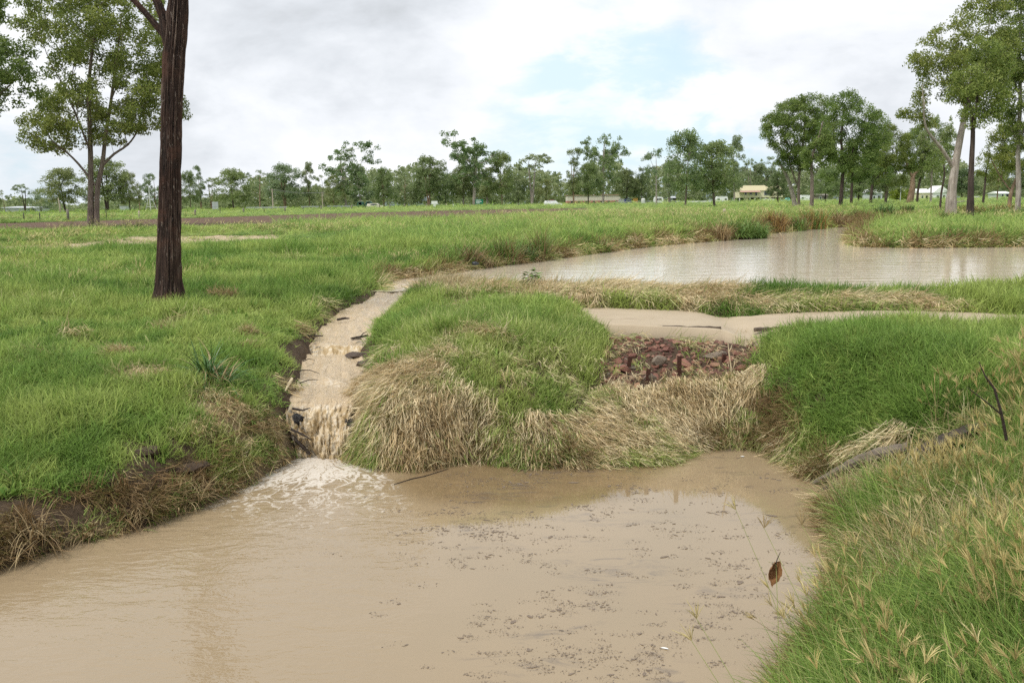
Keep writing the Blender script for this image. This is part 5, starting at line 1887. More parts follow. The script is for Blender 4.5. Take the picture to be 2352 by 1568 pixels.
bar('timber_edge', at_z(1488, 752, ZP - .05), at_z(1656, 754, ZP - .05), .06, .05, 'dark timber edging along the front of the path left of the dip', 'timber', m_timber)
bar('timber_edge', at_z(1732, 757, ZP - .07), at_z(1800, 754, ZP - .05), .06, .05, 'dark timber edging along the path right of the dip', 'timber', m_timber)


def log_obj(name, pts, rad, material, label, cat='log', n=9, jit=.1, branches=()):
    pts = np.array(pts)
    base = pts[0].copy()
    tt = np.linspace(0, len(pts) - 1, (len(pts) - 1) * 6 + 1)
    P_ = np.stack([np.interp(tt, range(len(pts)), pts[:, i]) for i in range(3)], 1) - base
    rr = np.interp(tt, range(len(pts)), rad)
    P_[1:-1] += np.random.default_rng(len(label)).normal(0, 1, P_[1:-1].shape) * rr[1:-1, None] * .08
    b = MB()
    b.tube(P_, rr, n, True, jit)
    for bp_, br in branches:
        b.tube(np.array(bp_) - base, br, 6, True, .1)
    o = b.build(name, material, None, base)
    return tag(o, label, cat)


def hz(px, py, dz=0):
    q = hit(px, py)
    q[2] += dz
    return q


m_barklog = bark_mat('log_grain', (.12, .09, .07), (.26, .21, .17), (.40, .34, .28), 14, 14, .5)
log_obj('drift_log', [hz(1866, 1118, .04), hz(1940, 1092, .09), hz(2010, 1070, .11), hz(2085, 1046, .09)], [.016, .045, .06, .045], m_oldwood, 'grey weathered log lying with its tip in the pool')
log_obj('drift_log', [hz(1852, 1150, .02), hz(1900, 1128, .03), hz(1950, 1120, .03)], [.012, .03, .03], m_darkwood, 'thin dark log under the grey one at the pool edge')
log_obj('charred_log', [hz(2085, 1090, .16), hz(2150, 1066, .18), hz(2215, 1035, .18), hz(2300, 1000, .10)], [.06, .07, .065, .04], m_darkwood, 'dark charred log in the grass of the right bank')
log_obj('pale_stick', [hz(2120, 1125, .04), hz(2170, 1118, .05), hz(2215, 1112, .05)], [.015, .03, .02], m_wood, 'short pale stick below the charred log')
q0 = at_y(2305, 985, 6.2)
log_obj('dead_branch', [at_y(2312, 1010, 6.2), at_y(2300, 950, 6.2), at_y(2285, 895, 6.2), at_y(2262, 862, 6.2), at_y(2248, 830, 6.2)], [.012, .011, .009, .006, .003], m_darkwood, 'bare dark branch sticking up from the right bank', 'branch', 6,
        branches=[([at_y(2300, 952, 6.2), at_y(2262, 920, 6.1), at_y(2222, 890, 6.0)], [.007, .005, .003])])
m_reed = simple('dry_reed', (.58, .47, .31), .7, .2, 12)
rb = hz(1681, 872)
Yr = rb[1]
log_obj('broken_reed', [rb, at_y(1678, 835, Yr), at_y(1674, 808, Yr), at_y(1672, 785, Yr)], [.006, .009, .010, .004], m_reed, 'pale broken reed stem standing in front of the red stones', 'reed', 6,
        branches=[([at_y(1674, 808, Yr), at_y(1679, 800, Yr), at_y(1682, 788, Yr)], [.008, .006, .002]), ([at_y(1677, 830, Yr), at_y(1680, 845, Yr), at_y(1679, 862, Yr)], [.006, .008, .003])])
# sticks in and by the stream
sw = lambda px, py, z: at_z(px, py, z)
log_obj('stream_stick', [sw(682, 768, .98), sw(712, 772, .94), sw(742, 771, .92)], [.02, .018, .008], m_darkwood, 'dark stick poking into the stream from the left bank', 'stick', 6)
log_obj('stream_stick', [sw(806, 777, .93), sw(825, 774, .93), sw(846, 770, .95)], [.012, .02, .016], m_darkwood, 'dark stick on the right side of the stream', 'stick', 6,
        branches=[([sw(825, 775, .94), sw(835, 765, .96), sw(845, 760, .98)], [.01, .008, .004]), ([sw(808, 780, .92), sw(830, 778, .94)], [.008, .008])])
log_obj('stream_stick', [sw(775, 734, 1.03), sw(790, 731, 1.03), sw(803, 731, 1.03)], [.02, .022, .01], m_darkwood, 'small dark wood piece breaking the surface of the upper stream', 'stick', 6)
for k, (pts, lab) in enumerate(((((668, 985), (700, 1000), (716, 1010)), 'dark root poking out beside the falls, the middle one'), (((668, 1000), (695, 1025), (712, 1044), (706, 1030)), 'dark thick root hanging low beside the falls'),
                                (((672, 938), (695, 942), (712, 936)), 'dark twig at the lip of the falls'), (((668, 965), (690, 968), (708, 962)), 'thin dark root just under the lip of the falls'))):
    yy = 9.55 + .1 * k
    log_obj('root', [at_y(a, b, yy) for a, b in pts], np.linspace(.022, .006, len(pts)) * (1.3 if k == 1 else .8), m_darkwood, lab, 'root', 6)
for k, (a, b, lab) in enumerate((((690, 850), (735, 858), 'twig lying over the stream edge above the lip'), ((688, 880), (730, 872), 'small forked twig over the stream above the falls'), ((695, 830), (722, 826), 'bent twig at the left edge of the stream'))):
    log_obj('twig', [at_z(*a, .78), at_z((a[0] + b[0]) / 2, (a[1] + b[1]) / 2 - 4, .80), at_z(*b, .74)], [.008, .006, .003], m_darkwood, lab, 'twig', 5)
log_obj('floating_stick', [at_z(905, 1112, .004), at_z(945, 1099, .006), at_z(975, 1093, .006), at_z(1030, 1076, .006)], [.004, .006, .005, .003], m_darkwood, 'long thin stick floating where the foam meets still water', 'stick', 5)
log_obj('bank_stick', [hz(660, 900, .06), hz(672, 888, .1), hz(655, 905, .04)], [.02, .02, .01], m_reed, 'pale curled bark scrap on the bank above the falls', 'bark scrap', 6)

# drowned hole behind the falls
m_black = simple('wet_rock', (.028, .026, .026), .35, .4, 12, .8, .5)
for k, (px, py, r, sc3, lab) in enumerate(((682, 962, .085, (.9, .6, 1.3), 'dark wet rock at the left side of the falls'), (697, 1015, .08, (.8, .6, 1.5), 'dark wet rock low at the left of the falls'), (802, 985, .10, (.6, .7, 2.3), 'dark wet bank rock at the right side of the falls'))):
    q = at_y(px, py, 9.78)
    o = obj('wet_rock', rock_mesh(940 + k, 26), m_black, None, q)
    o.scale = tuple(r * v for v in sc3)
    tag(o, lab, 'rock')

# bits of litter
m_teal = simple('teal_plastic', (.03, .10, .10), .4, .2)
b = MB()
b.tube(np.array([(0, 0, -.03), (.005, 0, .0), (.0, .0, .05), (-.01, 0, .085)]), [.018, .03, .026, .012], 8)
tag(b.build('plastic_scrap', m_teal, None, at_z(512, 1128, .03), True), 'dark teal plastic scrap caught under the left bank at the water line', 'litter')
m_bottle = simple('bottle_black', (.025, .03, .035), .3, .1, 5, 0, .4)
q = at_z(1093, 615, 1.26)
b = MB()
b.tube(np.array([(-.08, 0, .05), (.0, 0, .05), (.05, 0, .05), (.08, 0, .05), (.11, 0, .05)]), [.045, .05, .045, .02, .018], 10)
tag(b.build('bottle', m_bottle, None, q + np.array([0, -.45, .10]), True), 'dark plastic bottle caught in the brown reeds at the pond edge', 'bottle')
m_white = simple('white_paint', (.78, .78, .76), .5, .05)
for (px, py, lab) in ((1526, 1488, 'white feather floating near the bottom of the pool'), (1705, 1048, 'white scrap floating in the spillway corner of the pool')):
    q = at_z(px, py, .004)
    b = MB()
    b.add([(-.028, 0, 0), (-.01, -.006, .003), (.02, -.007, .004), (.03, 0, .002), (.018, .006, .005), (-.012, .006, .004), (0, 0, .009)], [(0, 1, 6), (1, 2, 6), (2, 3, 6), (3, 4, 6), (4, 5, 6), (5, 0, 6)])
    o = b.build('feather', m_white, None, q)
    o.rotation_euler = (0, 0, -.4)
    tag(o, lab, 'feather')

# dead leaf hung on a grass stalk, close by
m_leaf = simple('dead_leaf', (.22, .105, .04), .7, .3, 14, .3)
YL = 3.15
pl = at_y(1784, 1296, YL)
V, F = [], []
nl, nw_ = 14, 6
for i in range(nl + 1):
    t_ = i / nl
    w_ = .030 * math.sin(PI * min(1, t_ * .9 + .1)) ** .7 * (1 - t_ * .35)
    for j in range(nw_ + 1):
        s_ = j / nw_ * 2 - 1
        V.append((w_ * s_ - .012 * t_, .020 * (1 - s_ * s_) + .012 * math.sin(t_ * 5 + s_ * 2), -.105 * t_ + .012 * abs(s_) + .006 * math.sin(i * 1.7 + j)))
for i in range(nl):
    for j in range(nw_):
        a = i * (nw_ + 1) + j
        F.append((a, a + 1, a + nw_ + 2, a + nw_ + 1))
DL = thing('dead_leaf', 'curled brown dead leaf hung on a grass stalk over the pool', 'leaf', pl)
lf = obj('blade', new_mesh('blade', np.array(V), F), m_leaf, DL)
md = lf.modifiers.new('thick', 'SOLIDIFY')
md.thickness = .0012
b = MB()
b.tube([(0, .01, -.005), (.004, .008, .02), (.014, .004, .052)], [.0022, .002, .0012], 5)
b.build('leaf_stalk', m_darkwood, DL)
gr = hit(1700, 1800)
gr = np.array([pl[0] - .05, pl[1] - .25, gz(pl[0] - .05, pl[1] - .25)])
b = MB()
e = pl + np.array([0, .008, -.004])
b.tube([gr, gr * .6 + e * .4 + np.array([.02, 0, .08]), gr * .25 + e * .75 + np.array([.01, 0, .05]), e, e + np.array([-.03, .01, .01])], [.0022, .002, .0016, .0014, .0008], 5)
m_stalk2 = simple('green_stalk', (.25, .27, .09), .6, .2)
tag(b.build('grass_stalk', m_stalk2), 'single bent grass stalk that carries the brown dead leaf', 'grass stalk')

# lone finger heads against the water
for k, (px, py, Y, lab) in enumerate(((1755, 1212, 3.6, 'brown finger shaped seed head on the stalk over the pool, highest'), (1842, 1205, 3.7, 'brown seed head beside the pool edge, right of the highest'), (1600, 1420, 3.1, 'tan seed head leaning left over the pool'),
                                   (1588, 1470, 3.0, 'pale seed head low over the pool, under the tan one'), (1690, 1170, 4.0, 'pale thin seed head bent left over the still water'), (1800, 1420, 3.1, 'tan seed head right of the dead leaf, lower down'))):
    tip = at_y(px, py, Y)
    gx_, gy_ = tip[0] + .35, tip[1] - .45
    gb = np.array([gx_, gy_, gz(gx_, gy_) - .02])
    H_ = thing('seed_head_stalk', lab, 'grass stalk', gb, 'single seed heads over the pool')
    b = MB()
    e = tip - gb
    b.tube([(0, 0, 0), e * .35 + np.array([.02, 0, .06]), e * .7 + np.array([.01, 0, .05]), e], [.0022, .002, .0016, .0012], 5)
    b.build('stalk', m_stalk2, H_)
    g = np.random.default_rng(k + 3)
    b = MB()
    for j in range(9):
        a = g.uniform(-.75, .75) + (-.4 if k in (2, 3, 4) else .05)
        L_ = g.uniform(.05, .085)
        d_ = np.array([math.sin(a), g.uniform(-.4, .4), math.cos(a)]) * L_
        b.tube([e, e + d_ * .5 + np.array([0, 0, .004]), e + d_], [.0012, .0019, .0006], 4)
    b.build('head', simple('seed_tan', (.34, .25, .12) if k < 2 else (.56, .46, .22), .7, .2), H_)

# ------------------------------------------------------------------ tussocks, reeds, saplings
m_tus = grass_mat('strap', [(.03, .08, .015), (.05, .115, .02), (.09, .16, .03)], STRAWS, .2)


def tussock(px, py, n, r, h, wdt, lean, curl, label, mats, seed, cat='tussock', name='tussock', share=.0, squash=1.0):
    q = hit(px, py)
    VF = blades(n, r, h, .35, wdt, lean, curl, seed, 5, (1, 1, .9, .7, .4, 0))
    me = new_mesh(name, np.array(VF[0]), VF[1])
    for m__ in mats:
        me.materials.append(m__)
    per = len(VF[1]) // n
    mi = np.repeat((np.random.default_rng(seed).uniform(size=n) < share).astype(np.int32), per)
    me.polygons.foreach_set('material_index', mi)
    o = obj(name, me, None, None, q)
    o.scale = (1, 1, squash)
    tag(o, label, cat)


m_bl_dark = simple('strap_green', (.055, .125, .026), .45, .35, 30, 0, .4)
m_bl_green = simple('reed_green', (.12, .21, .04), .55, .35, 20)
m_bl_rush = simple('rush_green', (.15, .235, .055), .6, .35, 20)
m_bl_dry = simple('reed_dry', (.36, .27, .14), .7, .35, 20)
m_bl_brown = simple('reed_brown', (.20, .135, .065), .7, .35, 20)
m_bl_orange = simple('reed_orange', (.33, .21, .07), .7, .3, 20)
tussock(480, 868, 130, .10, .50, .018, .75, 1.3, 'dark green strap leaved tussock on the left bank', [m_bl_dark, m_bl_dry], 11, share=.12)
tussock(512, 888, 55, .07, .50, .018, 1.2, 1.0, 'part dead strap leaved clump drooping right of the dark tussock', [m_bl_dark, m_bl_dry], 12, share=.55)
tussock(38, 1115, 40, .05, .26, .012, .6, .9, 'fresh green leafy tuft at the left edge of the bank', [m_bl_green, m_bl_dry], 13, share=.1)
REED = [(1070, 612, 300, 0.39, 0.80, .02, .45, 1.6, 'wide brown drooping reed clump at the pond edge, leftmost', (m_bl_brown, m_bl_green), .25),
        (1108, 618, 260, 0.32, 0.61, .02, .5, 2.0, 'pale dead reed clump hanging over the water by the bottle', (m_bl_brown, m_bl_dry), .6),
        (1162, 608, 260, 0.32, 1.01, .018, .4, 1.0, 'tall olive reed tussock with dry tips at the pond edge', (m_bl_brown, m_bl_green), .5),
        (1204, 602, 220, 0.30, 0.61, .02, .5, 1.4, 'low dark green reed clump right of the tall olive one', (m_bl_dark, m_bl_green), .4),
        (1241, 596, 220, 0.23, 1.04, .018, .3, .8, 'narrow upright reed tussock at the pond edge', (m_bl_green, m_bl_brown), .4),
        (1378, 578, 180, 0.40, 0.65, .03, .5, 1.4, 'low olive reed clump half way along the pond bank', (m_bl_brown, m_bl_green), .5),
        (1656, 556, 220, 0.34, 1.09, .03, .35, 1.5, 'straw coloured reed clump near the far end of the bank', (m_bl_dry, m_bl_brown), .3),
        (1690, 544, 900, 0.86, 0.94, .035, .6, 1.6, 'large dark green rush bush at the bend of the pond', (m_bl_rush, m_bl_green), .35),
        (1722, 546, 900, 0.86, 1.04, .035, .6, 1.6, 'large rounded green rush bush nearest the open water', (m_bl_green, m_bl_rush), .35),
        (1778, 533, 320, 0.69, 1.25, .05, .3, .9, 'orange brown rush clump right of the bushes', (m_bl_orange, m_bl_brown), .4),
        (1825, 530, 260, 0.80, 0.94, .05, .4, 1.0, 'green and brown rush clump between the orange ones', (m_bl_green, m_bl_brown), .4),
        (1868, 526, 320, 0.80, 1.25, .05, .3, .9, 'second orange brown rush clump near the pond tip', (m_bl_orange, m_bl_green), .4),
        (1925, 522, 260, 0.80, 1.04, .05, .4, 1.0, 'brown rush clump at the very tip of the pond', (m_bl_brown, m_bl_dry), .3),
        (2032, 494, 260, .9, 1.0, .06, .4, .9, 'round green bush in the grass behind the islet', (m_bl_dark, m_bl_green), .4),
        (2082, 488, 220, .7, .9, .06, .4, .9, 'smaller green bush right of the round one behind the islet', (m_bl_dark, m_bl_green), .4),
        (2172, 512, 240, .55, .9, .035, .45, 1.2, 'dull brown tall grass clump at the foot of the white gum', (m_bl_brown, m_bl_green), .5),
        (2230, 492, 260, 1.0, .9, .05, .45, 1.2, 'rusty brown grass clump beyond the dark gum', (m_bl_orange, m_bl_green), .4),
        (2295, 488, 260, 1.2, .9, .06, .45, 1.2, 'rusty brown grass clump left of the orange brown trunk', (m_bl_orange, m_bl_green), .4),
        (875, 652, 160, .22, .38, .014, .6, 1.6, 'dark grass tussock hanging over the stream outlet', (m_bl_dark, m_bl_brown), .4),
        (1022, 652, 200, .22, .34, .013, .6, 1.5, 'green grass tuft on the left tip of the pond berm', (m_bl_green, m_bl_brown), .3),
        (800, 1074, 260, .16, .26, .008, 1.1, 1.6, 'golden brown dead grass clump at the foot of the falls', (m_bl_orange, m_bl_brown), .4),
        (45, 1232, 220, .22, .42, .009, 1.0, 1.5, 'big tuft of dead straw hanging off the left bank', (m_bl_dry, m_bl_brown), .4),
        (195, 1228, 130, .10, .26, .008, .9, 1.9, 'small dead straw tuft hanging to the water left of the middle', (m_bl_dry, m_bl_brown), .4),
        (330, 1178, 150, .13, .30, .008, 1.0, 1.7, 'dead straw tuft hanging over the eroded bank', (m_bl_dry, m_bl_brown), .5),
        (440, 1140, 200, .18, .30, .008, 1.0, 1.7, 'wide pale straw tuft on the eroded bank', (m_bl_dry, m_bl_brown), .4)]
for k, (px, py, n, r, h, wdt, le, cu, lab, mm, sh) in enumerate(REED):
    tussock(px, py, n, r, h, wdt, le, cu, lab, list(mm), 40 + k, share=sh, name='tussock')

YS = 15.2
for k, (px, top, lab) in enumerate(((1212, 628, 'shorter left sapling on the pond berm'), (1228, 620, 'taller leafy sapling on the pond berm'))):
    e = at_y(px, top, YS)
    q = np.array([e[0], YS, gz(e[0], YS)])
    S_ = thing('sapling', lab, 'sapling', q, 'weedy saplings on the berm')
    H_ = e[2] - q[2]
    b = MB()
    b.tube([(0, 0, 0), (.015, 0, H_ * .5), (0, 0, H_)], [.008, .006, .003], 5)
    b.build('stem', m_darkwood, S_)
    V, F = [], []
    g = np.random.default_rng(k + 50)
    for j in range(26):
        zz_ = H_ * g.uniform(.25, 1.02)
        a = g.uniform(0, 6.28)
        d_ = np.array([math.cos(a), math.sin(a), g.uniform(-.2, .6)])
        L_ = .20 * (1.1 - .5 * zz_ / H_)
        s_ = np.array([-d_[1], d_[0], .3]) * .03
        c_ = np.array([.01, 0, zz_])
        o_ = len(V)
        V += [c_, c_ + d_ * L_ * .5 + s_, c_ + d_ * L_ - np.array([0, 0, .03]), c_ + d_ * L_ * .5 - s_]
        F.append((o_, o_ + 1, o_ + 2, o_ + 3))
    obj('leaves', new_mesh('leaves', np.array(V), F), m_bl_green, S_)

# ------------------------------------------------------------------ floating debris on the still water
m_deb = simple('debris', (.19, .145, .108), .6, .4, 25)
g = np.random.default_rng(31)
V, F = [], []
CLUST = [(1010, 1170, 60, 18, 60), (1060, 1205, 60, 20, 90), (1130, 1235, 80, 16, 110), (1180, 1290, 70, 22, 110), (1250, 1200, 110, 25, 90), (1330, 1170, 120, 25, 80), (1500, 1130, 120, 30, 70), (1560, 1200, 130, 25, 70), (1690, 1220, 100, 25, 80),
         (1640, 1340, 70, 30, 150), (1730, 1380, 60, 30, 90), (1360, 1370, 60, 18, 60), (1230, 1390, 120, 16, 80), (1180, 1430, 90, 20, 90), (1280, 1500, 140, 24, 110), (1440, 1470, 130, 30, 130), (1450, 1530, 140, 25, 150), (1560, 1500, 120, 40, 90),
         (1250, 1545, 180, 20, 90), (950, 1280, 50, 8, 22), (1100, 1100, 110, 16, 110), (1300, 1100, 130, 16, 120), (1450, 1120, 90, 16, 50), (1620, 1440, 90, 30, 100), (1400, 1240, 250, 70, 120), (1680, 1120, 90, 40, 60), (1500, 1400, 260, 120, 160), (1350, 1440, 250, 120, 140)]
for (cx_, cy_, sx_, sy_, n) in CLUST:
    sub = [(cx_ + g.normal(0, sx_), cy_ + g.normal(0, sy_)) for _ in range(max(4, n // 7))]
    for _ in range(int(n * 6)):
        s_ = sub[g.integers(len(sub))]
        q = at_z(s_[0] + (lambda q_: q_ * 16)(g.normal()), s_[1] + g.normal(0, 3.2), .003)
        if polysdf(np.array([q[0]]), np.array([q[1]]), POOL)[0] > -.03:
            continue
        L_ = min(.08, g.lognormal(math.log(.0052), .8)) * q[1] / 6.5
        a = g.normal(.15, .9)
        ca, sa = math.cos(a), math.sin(a)
        kx = [(-.5, 0), (-.2, .22), (.3, .18), (.5, 0), (.2, -.2), (-.3, -.16)]
        o_ = len(V)
        for u_, v_ in kx:
            u_, v_ = u_ * L_ * g.uniform(.7, 1.6), v_ * L_ * g.uniform(.3, 1.5)
            V.append((q[0] + u_ * ca - v_ * sa, q[1] + u_ * sa + v_ * ca, .0025 + g.uniform(0, .0015)))
        F.append(tuple(range(o_, o_ + 6)))
o = obj('floating_debris', new_mesh('floating_debris', np.array(V), F), m_deb)
tag(o, 'dark flecks of leaf and bark drifting on the still part of the pool', 'debris', kind='stuff')

# ------------------------------------------------------------------ fence, road things
m_post = simple('grey_post', (.20, .175, .15), .9, .25, 6, .4)
m_palepost = simple('pale_post', (.42, .35, .28), .9, .2, 6, .4)
m_steel = simple('dark_steel', (.06, .05, .045), .6, .2)
m_galv = simple('galvanised', (.45, .46, .46), .45, .1, 5, 0, .5)
m_wire = simple('wire', (.25, .25, .25), .5, .1)
FP = [(-70, 508, 24, 'p'), (55, 504, 14, 's'), (91, 501, 14, 's'), (157, 508, 27, 'p'), (245, 505, 20, 's'), (320, 497, 16, 'w'), (385, 497, 15, 'p'), (449, 496, 14, 'p'), (506, 494, 14, 's'), (560, 490, 13, 'p'), (607, 489, 12, 's'),
      (655, 487, 13, 'p'), (697, 487, 11, 's'), (738, 486, 13, 'p'), (772, 485, 11, 's'), (808, 484, 12, 'p'), (840, 484, 10, 's'), (872, 484, 12, 'p'), (896, 481, 9, 'p'), (929, 481, 11, 'p'), (980, 480, 11, 'p'), (1025, 477, 10, 'w'), (1080, 476, 9, 'p'), (1133, 475, 9, 'p'),
      (1190, 475, 8, 'p'), (1250, 474, 8, 'p'), (1310, 474, 8, 'p')]
f0 = None
FN = None
tops = []
for px, py, hpx, kd in FP:
    Y = np.interp(px, [-70, 157, 450, 740, 1000, 1310], [80, 84, 110, 150, 190, 225])
    q = at_y(px, py, Y)
    q[2] = gz(q[0], Y)
    H_ = max(.9, hpx * Y / PF)
    if FN is None:
        FN = thing('wire_fence', 'old wire fence of timber posts and steel pickets beyond the ploughed strip', 'fence', q)
        f0 = q
    b = MB()
    r_ = {'p': .13, 's': .05, 'w': .12}[kd]
    b.tube([(0, 0, -.3), (random.uniform(-.03, .03), 0, H_ * .6), (random.uniform(-.06, .06), 0, H_)], [r_, r_, r_ * .9], 8, True, .06)
    b.build('picket' if kd == 's' else 'post', {'p': m_post, 's': m_steel, 'w': m_palepost}[kd], FN, q - f0, True)
    tops.append(q - f0 + np.array([0, 0, H_]))
b = MB()
for k in range(len(tops) - 1):
    for dz in (.15, .5):
        p0, p1 = tops[k] - np.array([0, 0, dz]), tops[k + 1] - np.array([0, 0, dz])
        b.tube([p0, (p0 + p1) / 2 - np.array([0, 0, .04]), p1], .012, 3, False)
b.build('wire', m_wire, FN)
q = hit(1663, 497)
b = MB()
b.tube([(0, 0, -.3), (0.01, 0, .4), (.02, 0, .62)], [.13, .125, .12], 9, True, .05)
tag(b.build('lone_post', m_palepost, None, q, True), 'short weathered post standing alone in the field behind the pond', 'post')
b = MB()
q = hit(137, 492)
Yq = q[1]
b.tube([(0, 0, -.2), (.1, 0, 1.6), (0, 0, 2.6), (-.1, 0, 3.4)], [.2, .17, .12, .05], 7, True, .1)
tag(b.build('dead_stump', m_palepost, None, np.array([at_y(137, 480, 170)[0], 170, gz(at_y(137, 480, 170)[0], 170)]), True), 'pale dead stump left of the twin trunks, far off', 'stump')


def guard_rail(px0, px1, py, Y0, Y1, label, n):
    p0, p1 = at_y(px0, py, Y0), at_y(px1, py - 3, Y1)
    p0[2], p1[2] = gz(p0[0], p0[1]), gz(p1[0], p1[1])
    G_ = thing('guard_rail', label, 'guard rail', p0, 'guard rails along the far road')
    d = p1 - p0
    b = MB()
    nrm = np.array([-d[1], d[0], 0]) / np.hypot(d[0], d[1])
    for z0, z1 in ((.62, .76), (.80, .94)):
        V = []
        for e in (np.zeros(3), d):
            for s, z_ in ((0, z0), (.05, (z0 + z1) / 2), (0, z1), (-.02, z1), (-.02, z0)):
                V.append(e + nrm * s + np.array([0, 0, z_]))
        b.add(V, [(0, 1, 6, 5), (1, 2, 7, 6), (2, 3, 8, 7), (3, 4, 9, 8), (4, 0, 5, 9), (0, 4, 3, 2, 1), (5, 6, 7, 8, 9)])
    b.build('rail', m_galv, G_)
    for k in range(n):
        e = d * (k + .5) / n
        bb = MB()
        bb.box(e[0] - .07, e[1] + .06, -.3, e[0] + .07, e[1] + .2, .9)
        bb.build('post', m_galv, G_)


guard_rail(566, 660, 488, 175, 178, 'grey guard rail left of the power pole along the far road', 9)
guard_rail(692, 733, 486, 182, 184, 'short grey guard rail right of the power pole', 4)
guard_rail(752, 805, 485, 186, 190, 'short grey guard rail under the tall ragged tree', 4)


def at_ground(px, Y):
    q = at_y(px, 470, Y)
    return np.array([q[0], Y, gz(q[0], Y)])


def top_h(py, px, Y):
    return at_y(px, py, Y)[2] - at_ground(px, Y)[2]


# power poles and their wire
Y = 180
q = at_ground(627, Y)
H_ = top_h(433, 627, Y)
PP = thing('power_pole', 'slim pale power pole in front of the broad rounded tree', 'power pole', q, 'power poles by the far road')
MB().tube([(0, 0, -.4), (0, 0, H_)], [.16, .11], 8).build('pole', m_palepost, PP)
MB().box(-.7, -.05, H_ - .35, .7, .05, H_ - .22).build('crossarm', m_post, PP)
q2 = at_ground(741, 205)
H2 = top_h(441, 741, 205)
PP2 = thing('power_pole', 'thin power pole further along, near the white crooked stem', 'power pole', q2, 'power poles by the far road')
MB().tube([(0, 0, -.4), (0, 0, H2)], [.13, .09], 8).build('pole', m_palepost, PP2)
MB().box(-.7, -.05, H2 - .3, .7, .05, H2 - .2).build('crossarm', m_post, PP2)
b = MB()
for dx_ in (-.6, .6):
    a_, c_ = q + np.array([dx_, 0, H_ - .2]), q2 + np.array([dx_, 0, H2 - .15])
    b.tube([a_, (a_ + c_) / 2 - np.array([0, 0, .5]), c_], .022, 4, False)
tag(b.build('power_line', m_wire), 'pair of power wires running between the two far poles', 'power line')

# lattice mast
Y = 200
q = at_ground(345, Y)
H_ = top_h(430, 345, Y)
LM = thing('radio_mast', 'white mast with splayed stays left of the black trunk', 'mast', q)
MB().tube([(0, 0, -.3), (0, 0, H_)], [.13, .09], 6).build('mast', m_white, LM)
b = MB()
for dx_ in (-1.4, 1.9):
    b.tube([(dx_, 0, -.1), (dx_ * .3, 0, H_ * .55), (0, 0, H_ * .8)], .05, 4)
b.tube([(-.75, 0, H_ * .25), (1.0, 0, H_ * .25)], .04, 4)
b.build('stay', m_white, LM)

# sign board seen from behind
Y = 180
q = at_ground(494, Y)
z0, z1 = top_h(485, 494, Y), top_h(463.5, 494, Y)
z0 = max(z0, .6)
SB = thing('sign_board', 'back of a large grey road sign on posts right of the black trunk', 'sign', q)
m_signback = simple('sign_back', (.40, .42, .43), .5, .06, 3)
for sx_ in (-.67, .0):
    for k in range(3):
        h0, h1 = z0 + (z1 - z0) * k / 3 + .02, z0 + (z1 - z0) * (k + 1) / 3 - .02
        MB().box(sx_ + .02, -.03, h0, sx_ + .65, .03, h1).build('panel', m_signback, SB)
for sx_ in (-.55, .0, .55):
    MB().box(sx_ - .05, .05, -.3, sx_ + .05, .13, z1 - .1).build('post', m_galv, SB)

# green road sign and small white signs
m_green = simple('sign_green', (.01, .16, .08), .4, .05)
Y = 215
q = at_ground(1101, Y)
GS = thing('road_sign', 'green road sign with white lines before the highest distant tree', 'sign', q)
MB().box(-1.0, -.03, .9, 1.0, .03, 2.1).build('panel', m_green, GS)
for k, (x0, x1, zc) in enumerate(((-.8, .3, 1.85), (-.8, .6, 1.5), (-.8, .1, 1.15))):
    MB().box(x0, -.045, zc - .07, x1, -.034, zc + .07).build('lettering_bar', m_white, GS)
for sx_ in (-.6, .6):
    MB().box(sx_ - .05, .05, -.3, sx_ + .05, .13, 2.0).build('post', m_galv, GS)
q = at_ground(998, 205)
WS = thing('mail_sign', 'small white boxy sign on a post near the reddish forked trunk', 'sign', q)
MB().box(-.75, -.1, 1.0, .75, .1, 1.75).build('panel', m_white, WS)
MB().box(-.3, -.08, .35, .3, .08, .95).build('lower_panel', m_white, WS)
MB().box(-.07, .12, -.2, .07, .22, 1.6).build('post', m_galv, WS)
q = at_ground(1041, 215)
MS = thing('marker_post', 'tiny white marker post in front of the dark undergrowth', 'marker', q)
MB().box(-.12, -.05, -.2, .12, .05, 1.0).build('post', m_white, MS)
q = at_ground(1352 / 1.0 - 252, 215)

# ------------------------------------------------------------------ vehicles
m_glass = simple('dark_glass', (.03, .04, .045), .1, .1, 2, 0, .5)
m_tyre = simple('tyre', (.02, .02, .02), .9, .1)
m_chrome = simple('light_lens', (.6, .6, .58), .2, .05)
m_carwhite = simple('car_white', (.80, .80, .80), .3, .03, 2, 0, .5)
m_cartan = simple('car_cream', (.66, .60, .50), .35, .05, 2, 0, .5)
m_carteal = simple('car_teal', (.12, .48, .46), .35, .05, 2, 0, .5)
m_maroon = simple('maroon', (.25, .05, .05), .4, .1)


